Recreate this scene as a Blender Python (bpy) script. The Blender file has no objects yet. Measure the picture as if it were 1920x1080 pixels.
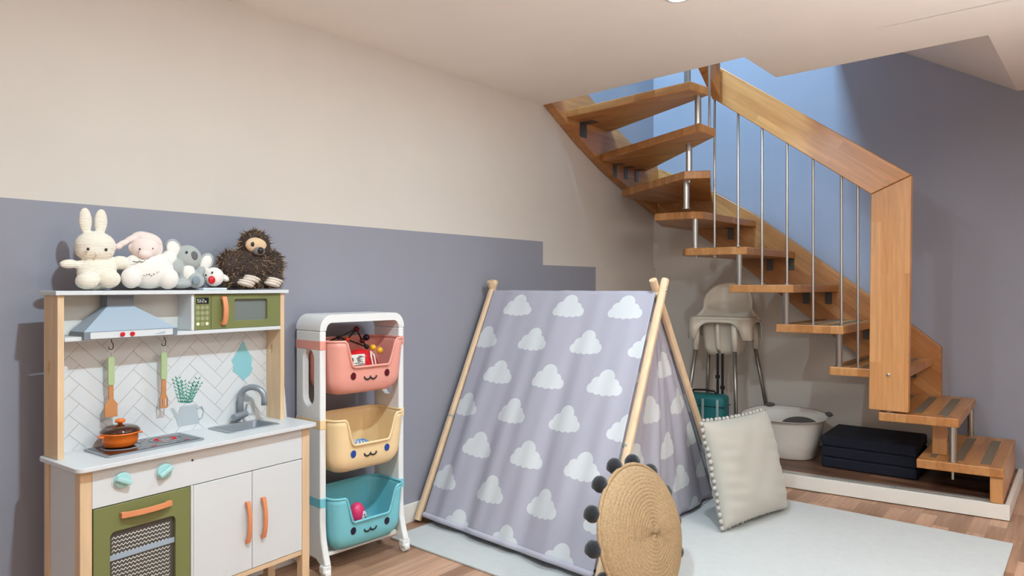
import bpy, bmesh, math, random
from mathutils import Vector, Matrix, Euler
random.seed(7)
C = bpy.context.scene.collection
SC = bpy.context.scene
PI = math.pi

# ------------------------------------------------------------------ camera, world, light
FPX, HY, CAMH, CAMX = 1300.0, 536.0, 1.08, 2.39
TH = math.atan(1080 / FPX)
cam = bpy.data.cameras.new('camera')
cam.sensor_width = 36; cam.lens = FPX * 36 / 1920; cam.shift_y = -(540 - HY) / 1920
cam.clip_start = 0.05
co = bpy.data.objects.new('camera', cam); C.objects.link(co)
co.location = (CAMX, 0, CAMH); co.rotation_euler = (PI / 2, 0, TH)
SC.camera = co
SC.view_settings.view_transform = 'Standard'; SC.view_settings.look = 'None'
SC.view_settings.gamma = 1; SC.view_settings.exposure = -0.1
SC.view_settings.use_curve_mapping = False
w = bpy.data.worlds.new('world'); SC.world = w; w.use_nodes = True
w.node_tree.nodes['Background'].inputs[0].default_value = (0.45, 0.65, 1, 1)
w.node_tree.nodes['Background'].inputs[1].default_value = 0.6

def area(name, loc, target, size, power, color, spread=180, shape='DISK', size_y=None):
    l = bpy.data.lights.new(name, 'AREA'); l.shape = shape; l.size = size
    if size_y: l.size_y = size_y
    l.energy = power; l.color = color; l.spread = math.radians(spread)
    o = bpy.data.objects.new(name, l); C.objects.link(o); o.location = loc
    o.rotation_euler = (Vector(target) - Vector(loc)).to_track_quat('-Z', 'Y').to_euler()
    return o
CEIL = 2.11
WARM = (0.69, 0.88, 1.0)
SPOTS = [(1.27, 2.275), (1.50, 0.84), (2.85, 2.3), (2.85, 0.72), (1.27, -0.9), (2.85, -0.9), (4.3, 2.3), (4.3, 0.72), (2.95, 3.75)]  # first two are the room's own, the rest unseen and added for brightness
SPOW = [14, 37, 8, 4, 3, 3, 4, 4, 2.5]
for (x, y), p in zip(SPOTS, SPOW):
    area('downlight_and_fill', (x, y, CEIL - 0.012), (x, y, 0), 0.06, p, WARM, spread=180 if x < 2.9 else 140)
# daylight coming in through the upper-floor window of the stairwell
area('upper_window_daylight', (0.90, 1.95, 4.25), (0.6, 4.5, 1.9), 0.4, 175, (0.38, 0.68, 1.0), shape='RECTANGLE', size_y=0.45)
# added soft fill light behind the camera, no known source there
area('rear_fill_light', (3.0, -2.50, 1.35), (2.2, 3.0, 1.5), 1.9, 18, (0.92, 0.96, 1.0), shape='RECTANGLE', size_y=1.0)
# added unseen uplight right of the view, bounced off the ceiling as fill
area('added_uplight', (3.75, 1.7, 0.95), (3.1, 1.7, 3), 0.4, 84, (0.94, 0.96, 1.0), spread=130)

# ------------------------------------------------------------------ projection helpers (photo pixel -> point on a real plane)
FW = (-math.sin(TH), math.cos(TH)); RT = (math.cos(TH), math.sin(TH))
def ray(x, y):
    u = (x - 960) / FPX
    return (FW[0] + u * RT[0], FW[1] + u * RT[1], -(y - HY) / FPX)
def onz(x, y, z):
    d = ray(x, y); t = (z - CAMH) / d[2]; return Vector((CAMX + t * d[0], t * d[1], z))
def onskew(x, y, y0, s=.105):
    d = ray(x, y); t = (y0 + s * CAMX) / (d[1] - s * d[0]); return Vector((CAMX + t * d[0], t * d[1], CAMH + t * d[2]))

# ------------------------------------------------------------------ materials
def lin(c):
    c = c / 255
    return c / 12.92 if c <= .04045 else ((c + .055) / 1.055) ** 2.4
def rgb(r, g, b): return (lin(r), lin(g), lin(b), 1)
def nt(m): return m.node_tree.nodes, m.node_tree.links
def mat(name, col, rough=.6, metal=0, bump=0, bscale=60, var=0, vscale=4, sheen=0, spec=.5, trans=0, coat=0):
    m = bpy.data.materials.new(name); m.use_nodes = True; N, L = nt(m); b = N['Principled BSDF']
    b.inputs['Base Color'].default_value = rgb(*col); b.inputs['Roughness'].default_value = rough
    b.inputs['Metallic'].default_value = metal; b.inputs['Specular IOR Level'].default_value = spec
    if trans: b.inputs['Transmission Weight'].default_value = trans
    if sheen: b.inputs['Sheen Weight'].default_value = sheen
    if coat: b.inputs['Coat Weight'].default_value = coat
    tc = N.new('ShaderNodeTexCoord')
    if bump:
        n = N.new('ShaderNodeTexNoise'); n.inputs['Scale'].default_value = bscale; n.inputs['Detail'].default_value = 4
        L.new(tc.outputs['Object'], n.inputs['Vector'])
        bp = N.new('ShaderNodeBump'); bp.inputs['Strength'].default_value = bump; bp.inputs['Distance'].default_value = .004
        L.new(n.outputs['Fac'], bp.inputs['Height']); L.new(bp.outputs[0], b.inputs['Normal'])
    n = N.new('ShaderNodeTexNoise'); n.inputs['Scale'].default_value = vscale; n.inputs['Detail'].default_value = 3
    L.new(tc.outputs['Object'], n.inputs['Vector'])
    mx = N.new('ShaderNodeMix'); mx.data_type = 'RGBA'; v = var or .03
    c = rgb(*col)
    mx.inputs[6].default_value = tuple(x * (1 - v) for x in c[:3]) + (1,)
    mx.inputs[7].default_value = tuple(min(1, x * (1 + v)) for x in c[:3]) + (1,)
    L.new(n.outputs['Fac'], mx.inputs[0]); L.new(mx.outputs[2], b.inputs['Base Color'])
    return m
def wood(name, c1, c2, along='y', across='x', w=.05, l=.6, grain=.35, rough=.35, ang=0, seam=.0, c3=None):
    """staves running along one axis, procedural grain"""
    m = bpy.data.materials.new(name); m.use_nodes = True; N, L = nt(m); b = N['Principled BSDF']
    b.inputs['Roughness'].default_value = rough
    tc = N.new('ShaderNodeTexCoord'); sp = N.new('ShaderNodeSeparateXYZ'); cb = N.new('ShaderNodeCombineXYZ')
    src = tc.outputs['Object']
    if ang:
        mp = N.new('ShaderNodeMapping'); mp.inputs['Rotation'].default_value = (0, ang, 0); L.new(src, mp.inputs[0]); src = mp.outputs[0]
    L.new(src, sp.inputs[0])
    idx = {'x': 0, 'y': 1, 'z': 2}
    third = [k for k in 'xyz' if k not in (along, across)][0]
    L.new(sp.outputs[idx[along]], cb.inputs[0]); L.new(sp.outputs[idx[across]], cb.inputs[1])
    br = N.new('ShaderNodeTexBrick'); br.offset = .37; br.offset_frequency = 2; br.squash = 1
    br.inputs['Scale'].default_value = 1; br.inputs['Brick Width'].default_value = l; br.inputs['Row Height'].default_value = w
    br.inputs['Mortar Size'].default_value = .0006; br.inputs['Mortar Smooth'].default_value = .1; br.inputs['Bias'].default_value = 0
    br.inputs['Color1'].default_value = (0, 0, 0, 1); br.inputs['Color2'].default_value = (1, 1, 1, 1); br.inputs['Mortar'].default_value = (.2, .2, .2, 1)
    L.new(cb.outputs[0], br.inputs['Vector'])
    cr = N.new('ShaderNodeValToRGB'); L.new(br.outputs['Color'], cr.inputs[0])
    cr.color_ramp.elements[0].color = rgb(*c2); cr.color_ramp.elements[1].color = rgb(*c1)
    if c3:
        e = cr.color_ramp.elements.new(.5); e.color = rgb(*c3)
    # grain
    mp2 = N.new('ShaderNodeMapping'); mp2.inputs['Scale'].default_value = (4, 60, 1); L.new(cb.outputs[0], mp2.inputs[0])
    addv = N.new('ShaderNodeVectorMath'); addv.operation = 'ADD'; L.new(mp2.outputs[0], addv.inputs[0]); L.new(br.outputs['Color'], addv.inputs[1])
    cz = N.new('ShaderNodeCombineXYZ'); L.new(sp.outputs[idx[third]], cz.inputs[2]); mz = N.new('ShaderNodeVectorMath'); mz.operation = 'SCALE'; mz.inputs[3].default_value = 30
    L.new(cz.outputs[0], mz.inputs[0]); ad2 = N.new('ShaderNodeVectorMath'); ad2.operation = 'ADD'; L.new(addv.outputs[0], ad2.inputs[0]); L.new(mz.outputs[0], ad2.inputs[1])
    no = N.new('ShaderNodeTexNoise'); no.inputs['Scale'].default_value = 1.0; no.inputs['Detail'].default_value = 5; no.inputs['Distortion'].default_value = .6
    L.new(ad2.outputs[0], no.inputs['Vector'])
    mr = N.new('ShaderNodeMapRange'); mr.inputs[1].default_value = .3; mr.inputs[2].default_value = .75; mr.inputs[3].default_value = 1 - grain; mr.inputs[4].default_value = 1.08
    L.new(no.outputs['Fac'], mr.inputs[0])
    mul = N.new('ShaderNodeVectorMath'); mul.operation = 'SCALE'; L.new(cr.outputs[0], mul.inputs[0]); L.new(mr.outputs[0], mul.inputs[3])
    L.new(mul.outputs[0], b.inputs['Base Color'])
    return m

M = {}
M['cream'] = mat('cream_paint', (217, 208, 197), .85, bump=.03, bscale=200)
M['grey'] = mat('lilac_grey_paint', (150, 150, 160), .8, bump=.03, bscale=200)
M['ceil'] = mat('ceiling_paint', (242, 233, 222), .9, bump=.04, bscale=150)
M['white'] = mat('white_lacquer', (214, 216, 216), .35)
M['skirt'] = mat('white_skirting', (232, 228, 220), .45, var=.05, vscale=9)
M['plastic'] = mat('white_plastic', (238, 237, 234), .3)
M['laminate'] = wood('laminate_floor', (216, 172, 142), (156, 116, 90), 'y', 'x', .066, .42, .3, .42, c3=(198, 154, 124))
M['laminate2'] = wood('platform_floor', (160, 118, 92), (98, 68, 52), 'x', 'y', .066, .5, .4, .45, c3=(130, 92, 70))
M['beech_y'] = wood('beech_tread', (208, 150, 92), (180, 118, 62), 'y', 'x', .042, .5, .22, .35)
M['beech_x'] = wood('beech_tread_across', (202, 142, 84), (172, 110, 56), 'x', 'y', .042, .4, .22, .35)
M['beech_z'] = wood('beech_post', (216, 160, 106), (202, 142, 84), 'z', 'x', .05, .7, .18, .35)
M['beech_str'] = wood('beech_stringer', (202, 144, 86), (178, 114, 60), 'x', 'z', .05, .6, .22, .35, ang=-.66)
M['beech_strL'] = wood('beech_stringer_side', (202, 144, 86), (178, 114, 60), 'y', 'z', .07, .7, .22, .35)
M['beech_rail'] = wood('beech_rail', (210, 148, 88), (190, 126, 70), 'x', 'z', .05, .45, .2, .3, ang=-.64)
M['grip'] = mat('grey_grip_tape', (120, 104, 84), .8, bump=.3, bscale=500)
M['steel'] = mat('brushed_steel', (190, 186, 180), .28, 1)
M['zinc'] = mat('zinc_bracket', (110, 106, 100), .45, .8)
M['pine'] = wood('pine', (232, 202, 166), (222, 188, 148), 'z', 'x', .2, 2, .14, .5)
M['pine_h'] = wood('pine_rail', (228, 198, 162), (218, 186, 148), 'y', 'z', .2, 2, .14, .5)
M['olive'] = mat('olive_lacquer', (120, 124, 74), .45)
M['orange'] = mat('orange_wood', (222, 142, 96), .5, var=.06, vscale=20)
M['mint'] = mat('mint_plastic', (168, 212, 208), .4)
M['sage'] = mat('sage_green_grip', (172, 190, 142), .5)
M['bamboo'] = mat('spatula_wood', (196, 134, 84), .5, var=.1, vscale=30)
M['silver'] = mat('silver_plastic', (150, 156, 162), .35, .35)
M['silverlt'] = mat('pale_blue_grey_board', (158, 172, 184), .45)
M['hoodgrey'] = mat('grey_board', (120, 128, 136), .5)
M['dark'] = mat('black_plastic', (26, 24, 26), .4)
M['glassblk'] = mat('hob_black_glass', (42, 34, 36), .08, coat=.5)
M['red'] = mat('red_plastic', (205, 28, 36), .3)
M['potorange'] = mat('orange_enamel', (236, 116, 34), .22, coat=.4)
M['lidbrown'] = mat('brown_glass_lid', (64, 34, 22), .1, coat=.5)
M['winblk'] = mat('oven_window', (78, 74, 70), .3)
M['micwin'] = mat('microwave_window', (120, 126, 122), .25)
M['silverlt2'] = mat('pale_card', (206, 218, 222), .5)
M['coral'] = mat('coral_plastic', (238, 164, 148), .35)
M['yellow'] = mat('yellow_plastic', (246, 216, 166), .35)
M['teal'] = mat('turquoise_plastic', (124, 202, 214), .35)
M['towel'] = mat('towel_print', (136, 192, 198), .7)
M['printgrey'] = mat('grey_print', (176, 184, 188), .7)
M['printgreen'] = mat('green_print', (64, 150, 128), .7)
M['line'] = mat('tile_line', (170, 160, 156), .7)
M['lime'] = mat('green_yellow_plastic', (180, 204, 110), .4)
M['pink'] = mat('pink_plastic', (226, 60, 110), .35)
M['ballyellow'] = mat('yellow_bead', (232, 178, 40), .35)
M['darkred'] = mat('dark_red_bead', (92, 12, 24), .3)
M['navybead'] = mat('navy_bead', (24, 20, 50), .3)
M['plushcream'] = mat('cream_corduroy', (246, 234, 214), .95, sheen=.5, bump=.2, bscale=300)
M['plushwhite'] = mat('white_fleece', (240, 232, 222), .95, sheen=.6, bump=.5, bscale=260)
M['plushpink'] = mat('pale_pink_jersey', (236, 216, 206), .95, sheen=.5, bump=.2, bscale=300)
M['plushgrey'] = mat('grey_plush', (172, 176, 172), .95, sheen=.5, bump=.5, bscale=260)
M['plushblue'] = mat('blue_grey_pad', (130, 144, 152), .95)
M['nosegrey'] = mat('grey_felt_nose', (104, 102, 104), .9)
M['furdark'] = mat('dark_brown_fur', (62, 46, 38), .8)
M['furtan'] = mat('tan_fur_tips', (176, 142, 100), .8)
M['slothface'] = mat('beige_face', (224, 190, 150), .9, sheen=.4, bump=.3, bscale=300)
M['slothgrey'] = mat('grey_muzzle', (130, 120, 116), .9, bump=.3, bscale=300)
M['felt'] = mat('cream_felt_claw', (222, 210, 196), .9)
M['rug'] = mat('pale_grey_rug', (202, 204, 202), .95, bump=.5, bscale=180, var=.05, vscale=30)
M['pillow'] = mat('grey_cotton', (186, 181, 170), .9, sheen=.3, bump=.12, bscale=400)
M['pom'] = mat('grey_wool', (196, 190, 182), .95, bump=.6, bscale=300)
M['pomblack'] = mat('black_wool', (20, 24, 30), .95, bump=1.0, bscale=220, sheen=.4)
M['tealbag'] = mat('teal_nylon', (22, 104, 106), .55, bump=.15, bscale=120)
M['strap'] = mat('grey_strap', (150, 168, 166), .7)
M['navy'] = mat('navy_fabric', (20, 24, 38), .9, bump=.2, bscale=300)
M['hcplastic'] = mat('white_high_chair_plastic', (226, 214, 196), .35)
M['hctube'] = mat('grey_metal_tube', (150, 146, 138), .35, .8)
M['tube'] = mat('bath_plastic', (226, 218, 208), .35)
M['bathgrey'] = mat('grey_rubber', (96, 90, 86), .6)
M['alu'] = mat('aluminium_strip', (206, 202, 194), .35, .6)
M['black'] = mat('black_webbing', (22, 20, 20), .7)
M['lamp'] = mat('downlight_glass', (255, 250, 240), .3)
b_ = M['lamp'].node_tree.nodes['Principled BSDF']; b_.inputs['Emission Color'].default_value = (1, .95, .88, 1); b_.inputs['Emission Strength'].default_value = 12
M['display'] = mat('display_black', (24, 24, 22), .3)
M['dispwhite'] = mat('display_white', (235, 236, 226), .5)
M['plate'] = mat('print_cream', (232, 230, 200), .5)

def corduroy(m, scale=260):
    N, L = nt(m); b = N['Principled BSDF']; tc = N.new('ShaderNodeTexCoord')
    wv = N.new('ShaderNodeTexWave'); wv.bands_direction = 'Z'; wv.inputs['Scale'].default_value = scale / 6.28; wv.inputs['Distortion'].default_value = .6
    L.new(tc.outputs['Object'], wv.inputs['Vector'])
    bp = N.new('ShaderNodeBump'); bp.inputs['Strength'].default_value = .5; bp.inputs['Distance'].default_value = .003
    L.new(wv.outputs['Fac'], bp.inputs['Height']); L.new(bp.outputs[0], b.inputs['Normal'])
corduroy(M['plushcream'], 440)

def cloud_fabric(name, base, cloud, sx=.285, sy=.152, rad=1.0, ox=.0, oy=.0):
    m = bpy.data.materials.new(name); m.use_nodes = True; N, L = nt(m); b = N['Principled BSDF']
    b.inputs['Roughness'].default_value = .85
    uv = N.new('ShaderNodeUVMap'); sp = N.new('ShaderNodeSeparateXYZ'); L.new(uv.outputs[0], sp.inputs[0])
    def mth(op, a, bb=None, c=None):
        n = N.new('ShaderNodeMath'); n.operation = op
        for i, v in enumerate((a, bb, c)):
            if v is None: continue
            if isinstance(v, (int, float)): n.inputs[i].default_value = v
            else: L.new(v, n.inputs[i])
        return n.outputs[0]
    u = mth('ADD', sp.outputs[0], ox); v = mth('ADD', sp.outputs[1], oy)
    vr = mth('DIVIDE', v, sy); row = mth('FLOOR', vr); fy = mth('MULTIPLY', mth('SUBTRACT', mth('SUBTRACT', vr, row), .5), sy)
    par = mth('MULTIPLY', mth('MODULO', mth('ABSOLUTE', row), 2), .5)
    ur = mth('ADD', mth('DIVIDE', u, sx), par); fx = mth('MULTIPLY', mth('SUBTRACT', mth('SUBTRACT', ur, mth('FLOOR', ur)), .5), sx)
    best = None
    for cx, cy, r in [(-.052, -.020, .021), (-.026, -.024, .021), (.003, -.026, .021), (.030, -.024, .021), (.054, -.018, .022), (-.036, .002, .024), (.036, .000, .024), (.002, .026, .034), (0, -.008, .034), (.020, -.008, .026), (-.02, -.008, .026)]:
        dx = mth('SUBTRACT', fx, cx * rad); dy = mth('SUBTRACT', fy, cy * rad)
        d = mth('SUBTRACT', mth('SQRT', mth('ADD', mth('MULTIPLY', dx, dx), mth('MULTIPLY', dy, dy))), r * rad)
        best = d if best is None else mth('MINIMUM', best, d)
    fac = mth('LESS_THAN', best, 0)
    mx = N.new('ShaderNodeMix'); mx.data_type = 'RGBA'; mx.inputs[6].default_value = rgb(*base); mx.inputs[7].default_value = rgb(*cloud)
    L.new(fac, mx.inputs[0]); L.new(mx.outputs[2], b.inputs['Base Color'])
    tr = N.new('ShaderNodeBsdfTranslucent'); L.new(mx.outputs[2], tr.inputs[0]); ms = N.new('ShaderNodeMixShader'); ms.inputs[0].default_value = .18
    out = N['Material Output']; L.new(b.outputs[0], ms.inputs[1]); L.new(tr.outputs[0], ms.inputs[2]); L.new(ms.outputs[0], out.inputs[0])
    return m
M['cloud'] = cloud_fabric('grey_cloud_print_cotton', (190, 187, 200), (226, 228, 230), sx=.29, sy=.176, rad=1.1, ox=.02, oy=.02)

# ------------------------------------------------------------------ mesh helpers
class MB:
    def __init__(s): s.bm = bmesh.new(); s.mi = 0
    def _f(s, vs):
        try:
            f = s.bm.faces.new(vs); f.material_index = s.mi; return f
        except ValueError: return None
    def v(s, p): return s.bm.verts.new(p)
    def box(s, a, b, mx=None):
        x0, y0, z0 = a; x1, y1, z1 = b
        p = [(x0, y0, z0), (x1, y0, z0), (x1, y1, z0), (x0, y1, z0), (x0, y0, z1), (x1, y0, z1), (x1, y1, z1), (x0, y1, z1)]
        if mx: p = [mx @ Vector(q) for q in p]
        V = [s.v(q) for q in p]
        for f in ((3, 2, 1, 0), (4, 5, 6, 7), (0, 1, 5, 4), (1, 2, 6, 5), (2, 3, 7, 6), (3, 0, 4, 7)): s._f([V[i] for i in f])
        return s
    def prism(s, pts, d):
        """closed polygon of 3-D points extruded by vector d"""
        d = Vector(d); A = [s.v(Vector(p)) for p in pts]; B = [s.v(Vector(p) + d) for p in pts]; n = len(pts)
        s._f(A[::-1]); s._f(B)
        for i in range(n): s._f([A[i], A[(i + 1) % n], B[(i + 1) % n], B[i]])
        return s
    def poly(s, pts): s._f([s.v(p) for p in pts]); return s
    def tube(s, path, r, n=12, cap=True, closed=False):
        path = [Vector(p) for p in path]; rs = r if isinstance(r, (list, tuple)) else [r] * len(path)
        rings = []; up = None; k = len(path)
        for i, p in enumerate(path):
            a = path[(i - 1) % k] if (i > 0 or closed) else p; b = path[(i + 1) % k] if (i < k - 1 or closed) else p
            t = (b - a).normalized()
            if up is None: up = Vector((0, 0, 1)) if abs(t.z) < .9 else Vector((1, 0, 0))
            u = (up - t * up.dot(t)).normalized(); up = u; w_ = t.cross(u)
            rings.append([s.v(p + (u * math.cos(2 * PI * j / n) + w_ * math.sin(2 * PI * j / n)) * rs[i]) for j in range(n)])
        for i in range(k if closed else k - 1):
            A = rings[i]; B = rings[(i + 1) % k]
            for j in range(n): s._f([A[j], A[(j + 1) % n], B[(j + 1) % n], B[j]])
        if cap and not closed: s._f(rings[0][::-1]); s._f(rings[-1])
        return s
    def ell(s, c, r, n=16, m=10, mx=None):
        c = Vector(c); r = (r, r, r) if isinstance(r, (int, float)) else r
        rings = []
        for i in range(1, m):
            a = PI * i / m
            ring = []
            for j in range(n):
                t = 2 * PI * j / n; p = Vector((r[0] * math.sin(a) * math.cos(t), r[1] * math.sin(a) * math.sin(t), r[2] * math.cos(a)))
                ring.append(s.v(c + (mx @ p if mx else p)))
            rings.append(ring)
        pt = Vector((0, 0, r[2])); T = s.v(c + (mx @ pt if mx else pt)); B = s.v(c - (mx @ pt if mx else pt))
        for j in range(n):
            s._f([T, rings[0][j], rings[0][(j + 1) % n]]); s._f([B, rings[-1][(j + 1) % n], rings[-1][j]])
        for i in range(m - 2):
            for j in range(n): s._f([rings[i][j], rings[i + 1][j], rings[i + 1][(j + 1) % n], rings[i][(j + 1) % n]])
        return s
    def lathe(s, prof, c=(0, 0, 0), n=32, mx=None, sx=1, sy=1):
        c = Vector(c); rings = []
        for r, z in prof:
            ring = []
            for j in range(n):
                t = 2 * PI * j / n; p = Vector((r * sx * math.cos(t), r * sy * math.sin(t), z)); ring.append(s.v(c + (mx @ p if mx else p)))
            rings.append(ring)
        for i in range(len(rings) - 1):
            for j in range(n): s._f([rings[i][j], rings[i][(j + 1) % n], rings[i + 1][(j + 1) % n], rings[i + 1][j]])
        if prof[0][0] > 1e-4: s._f(rings[0][::-1])
        if prof[-1][0] > 1e-4: s._f(rings[-1])
        return s
    def build(s, name, mats, parent=None, smooth=False, bev=0, seg=2, sub=0, solid=0, remesh=0, auto=True):
        bmesh.ops.remove_doubles(s.bm, verts=s.bm.verts, dist=1e-6) if remesh == 0 and smooth else None
        bmesh.ops.recalc_face_normals(s.bm, faces=s.bm.faces)
        me = bpy.data.meshes.new(name); s.bm.to_mesh(me); s.bm.free()
        o = bpy.data.objects.new(name, me); C.objects.link(o)
        for m in (mats if isinstance(mats, (list, tuple)) else [mats]): me.materials.append(m)
        if smooth: me.polygons.foreach_set('use_smooth', [True] * len(me.polygons))
        if parent: o.parent = parent
        if remesh:
            r = o.modifiers.new('remesh', 'REMESH'); r.mode = 'VOXEL'; r.voxel_size = remesh; r.use_smooth_shade = True
            q = o.modifiers.new('smooth', 'SMOOTH'); q.iterations = 6; q.factor = .6
        if solid: q = o.modifiers.new('solid', 'SOLIDIFY'); q.thickness = solid; q.offset = 0
        if bev:
            q = o.modifiers.new('bevel', 'BEVEL'); q.width = bev; q.segments = seg; q.limit_method = 'ANGLE'; q.angle_limit = math.radians(40); q.harden_normals = False
        if sub: q = o.modifiers.new('sub', 'SUBSURF'); q.levels = sub; q.render_levels = sub
        return o
def thing(name, label, cat, loc=(0, 0, 0), rz=0, group=None, rot=None):
    o = bpy.data.objects.new(name, None); C.objects.link(o); o.location = loc; o.rotation_euler = rot or (0, 0, rz)
    o.empty_display_size = .1
    o['label'] = label; o['category'] = cat
    if group: o['group'] = group
    return o
def tag(o, label, cat, group=None, kind=None):
    o['label'] = label; o['category'] = cat
    if group: o['group'] = group
    if kind: o['kind'] = kind
    return o
def struct(mb, name, m, **k):
    o = mb.build(name, m, **k); o['kind'] = 'structure'; return o
def copy_tree(o, parent=None):
    c = o.copy(); C.objects.link(c); c.parent = parent
    for ch in [x for x in bpy.data.objects if x.parent == o]: copy_tree(ch, c)
    return c
def cut(o, cutters):
    """boolean holes baked into the mesh"""
    for cm in cutters:
        me = bpy.data.meshes.new('cutter'); bmesh.ops.recalc_face_normals(cm.bm, faces=cm.bm.faces); cm.bm.to_mesh(me); cm.bm.free()
        c = bpy.data.objects.new('cutter', me); C.objects.link(c)
        c.matrix_world = o.matrix_world
        c.parent = o.parent
        md = o.modifiers.new('cut', 'BOOLEAN'); md.operation = 'DIFFERENCE'; md.object = c; md.solver = 'EXACT'
        bpy.context.view_layer.update()
        dg = bpy.context.evaluated_depsgraph_get(); nm = bpy.data.meshes.new_from_object(o.evaluated_get(dg))
        o.modifiers.remove(md); o.data = nm
        bpy.data.objects.remove(c)
    return o
def arc(cx, cy, r, a0, a1, n=10): return [(cx + r * math.cos(a0 + (a1 - a0) * i / n), cy + r * math.sin(a0 + (a1 - a0) * i / n)) for i in range(n + 1)]
def rrect(x0, y0, x1, y1, r, n=5):
    return arc(x1 - r, y1 - r, r, 0, PI / 2, n) + arc(x0 + r, y1 - r, r, PI / 2, PI, n) + arc(x0 + r, y0 + r, r, PI, 1.5 * PI, n) + arc(x1 - r, y0 + r, r, 1.5 * PI, 2 * PI, n)

def dens(p, step):
    out = []
    for i, a in enumerate(p):
        b = p[(i + 1) % len(p)]; n_ = max(1, int(math.hypot(b[0] - a[0], b[1] - a[1]) / step))
        for k_ in range(n_): out.append((a[0] + (b[0] - a[0]) * k_ / n_, a[1] + (b[1] - a[1]) * k_ / n_))
    return out
# ------------------------------------------------------------------ room shell
YB = lambda x: 4.50 + .105 * x            # back wall, slightly out of square
YF = lambda x: 3.66 + .105 * x            # front of the stair run
H2 = 4.6
XR, YN = 5.2, -2.6
m = MB(); m.box((-.05, YN, -.1), (XR, 5.1, 0)); struct(m, 'floor', M['laminate'])
# left wall
m = MB()
def lw(y0, y1, z0, z1, mi, x=0.0): m.mi = mi; m.poly([(x, y0, z0), (x, y1, z0), (x, y1, z1), (x, y0, z1)])
lw(YN, 3.153, 0, 1.333, 1); lw(YN, 3.153, 1.333, CEIL + .25, 0); lw(3.153, 3.704, 0, 1.199, 1)
lw(3.704, 4.5, 0, 1.199, 0)
m.mi = 0
R = -.02
m.poly([(0, 3.153, 1.199), (0, 4.5, 1.199), (R, 4.5, 1.199), (R, 3.153, 1.199)])
m.poly([(0, 3.153, 1.199), (R, 3.153, 1.199), (R, 3.153, CEIL + .25), (0, 3.153, CEIL + .25)])
m.poly([(R, 3.153, 1.199), (R, 4.52, 1.199), (R, 4.52, 1.76), (R, 4.1, 1.87), (R, 3.4, 2.17), (R, 3.153, 2.3)])
m.mi = 1
m.poly([(R, 4.52, 1.76), (R, 4.1, 1.87), (R, 3.4, 2.17), (R, 3.153, 2.3), (R, 3.153, H2), (R, 4.52, H2)][::-1])
m.poly([(R, 0, CEIL + .25), (R, 3.153, CEIL + .25), (R, 3.153, H2), (R, 0, H2)])
struct(m, 'wall_left', [M['cream'], M['grey']])
# back wall: cream under the stair, lilac grey above and to the right
m = MB()
def bw(pts, mi): m.mi = mi; m.poly([(x, YB(x), z) for x, z in pts])
mid = [(-.02, 1.76), (.36, 1.60), (.70, 1.38), (.96, 1.18), (1.25, .95), (1.5, .74), (1.72, .55), (1.72, 0)]
bw([(-.02, 0)] + mid, 0)
bw([(-.02, H2)] + mid[:] + [(XR, 0), (XR, H2)], 1)
struct(m, 'wall_back', [M['cream'], M['grey']])
m = MB(); m.poly([(XR, YN, 0), (XR, 5.1, 0), (XR, 5.1, CEIL + .3), (XR, YN, CEIL + .3)]); struct(m, 'wall_right', M['cream'])
m = MB(); m.poly([(-.02, YN, 0), (XR, YN, 0), (XR, YN, CEIL + .3), (-.02, YN, CEIL + .3)]); struct(m, 'wall_front', M['cream'])
# ceiling slab with the L shaped stair opening
m = MB()
T = .25
m.prism([(-.02, YN, CEIL), (XR, YN, CEIL), (XR, 3.06, CEIL), (1.2, 3.07, CEIL), (-.02, 3.153, CEIL)], (0, 0, T))
m.prism([(1.2, 3.07, CEIL), (2.075, 3.065, CEIL), (2.075, 3.44, CEIL), (1.205, 3.47, CEIL)], (0, 0, T))
m.prism([(2.075, 3.065, CEIL), (XR, 3.06, CEIL), (XR, 3.44, CEIL), (2.075, 3.44, CEIL)], (0, 0, T))
ceil_o = struct(m, 'ceiling', M['ceil'])
m = MB()
zc = 2.155
m.poly([(2.075, 3.44, CEIL), (XR, 3.44, CEIL), (XR, YB(XR), zc + .02), (2.09, YB(2.09), zc)]); 
struct(m, 'ceiling_back', M['ceil'])
# sloping soffit beside the stair opening
p0 = onskew(1689, 97, 4.5)
m = MB()
sl = (p0.z - zc) / (2.09 - p0.x)
xe = 1.15
m.poly([(2.075, 3.44, CEIL + .001), (2.09, YB(2.09), zc), (xe, YB(xe), zc + sl * (2.09 - xe)), (xe, 3.47, CEIL + sl * (2.075 - xe))])
struct(m, 'ceiling_slope', M['ceil'])
# upper storey shell around the stairwell
m = MB()
m.poly([(-.02, 0, H2), (3, 0, H2), (3, 5, H2), (-.02, 5, H2)])
struct(m, 'ceiling_upper', M['ceil'])
m = MB()
m.poly([(-.02, 0, 2.36), (3, 0, 2.36), (3, 0, H2), (-.02, 0, H2)]); m.poly([(3, 0, 2.36), (3, 5, 2.36), (3, 5, H2), (3, 0, H2)])
struct(m, 'wall_upper', M['cream'])
m = MB(); m.box((1.215, 0.01, 2.361), (1.265, 3.465, H2 - .005)); struct(m, 'wall_upper_partition', M['cream'])
m = MB()
for a, b in (((2.0, 0.80), (4.0, 0.85)), ((2.0, 1.86), (4.0, 1.91)), ((2.0, .85), (2.05, 1.86)), ((3.95, .85), (4.0, 1.86)), ((2.975, .85), (3.025, 1.86))): m.box((a[0], YN + .002, a[1]), (b[0], YN + .05, b[1]))
struct(m, 'added_window_1', M['skirt'])  # unseen frame, made up to go with the rear fill light
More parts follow.
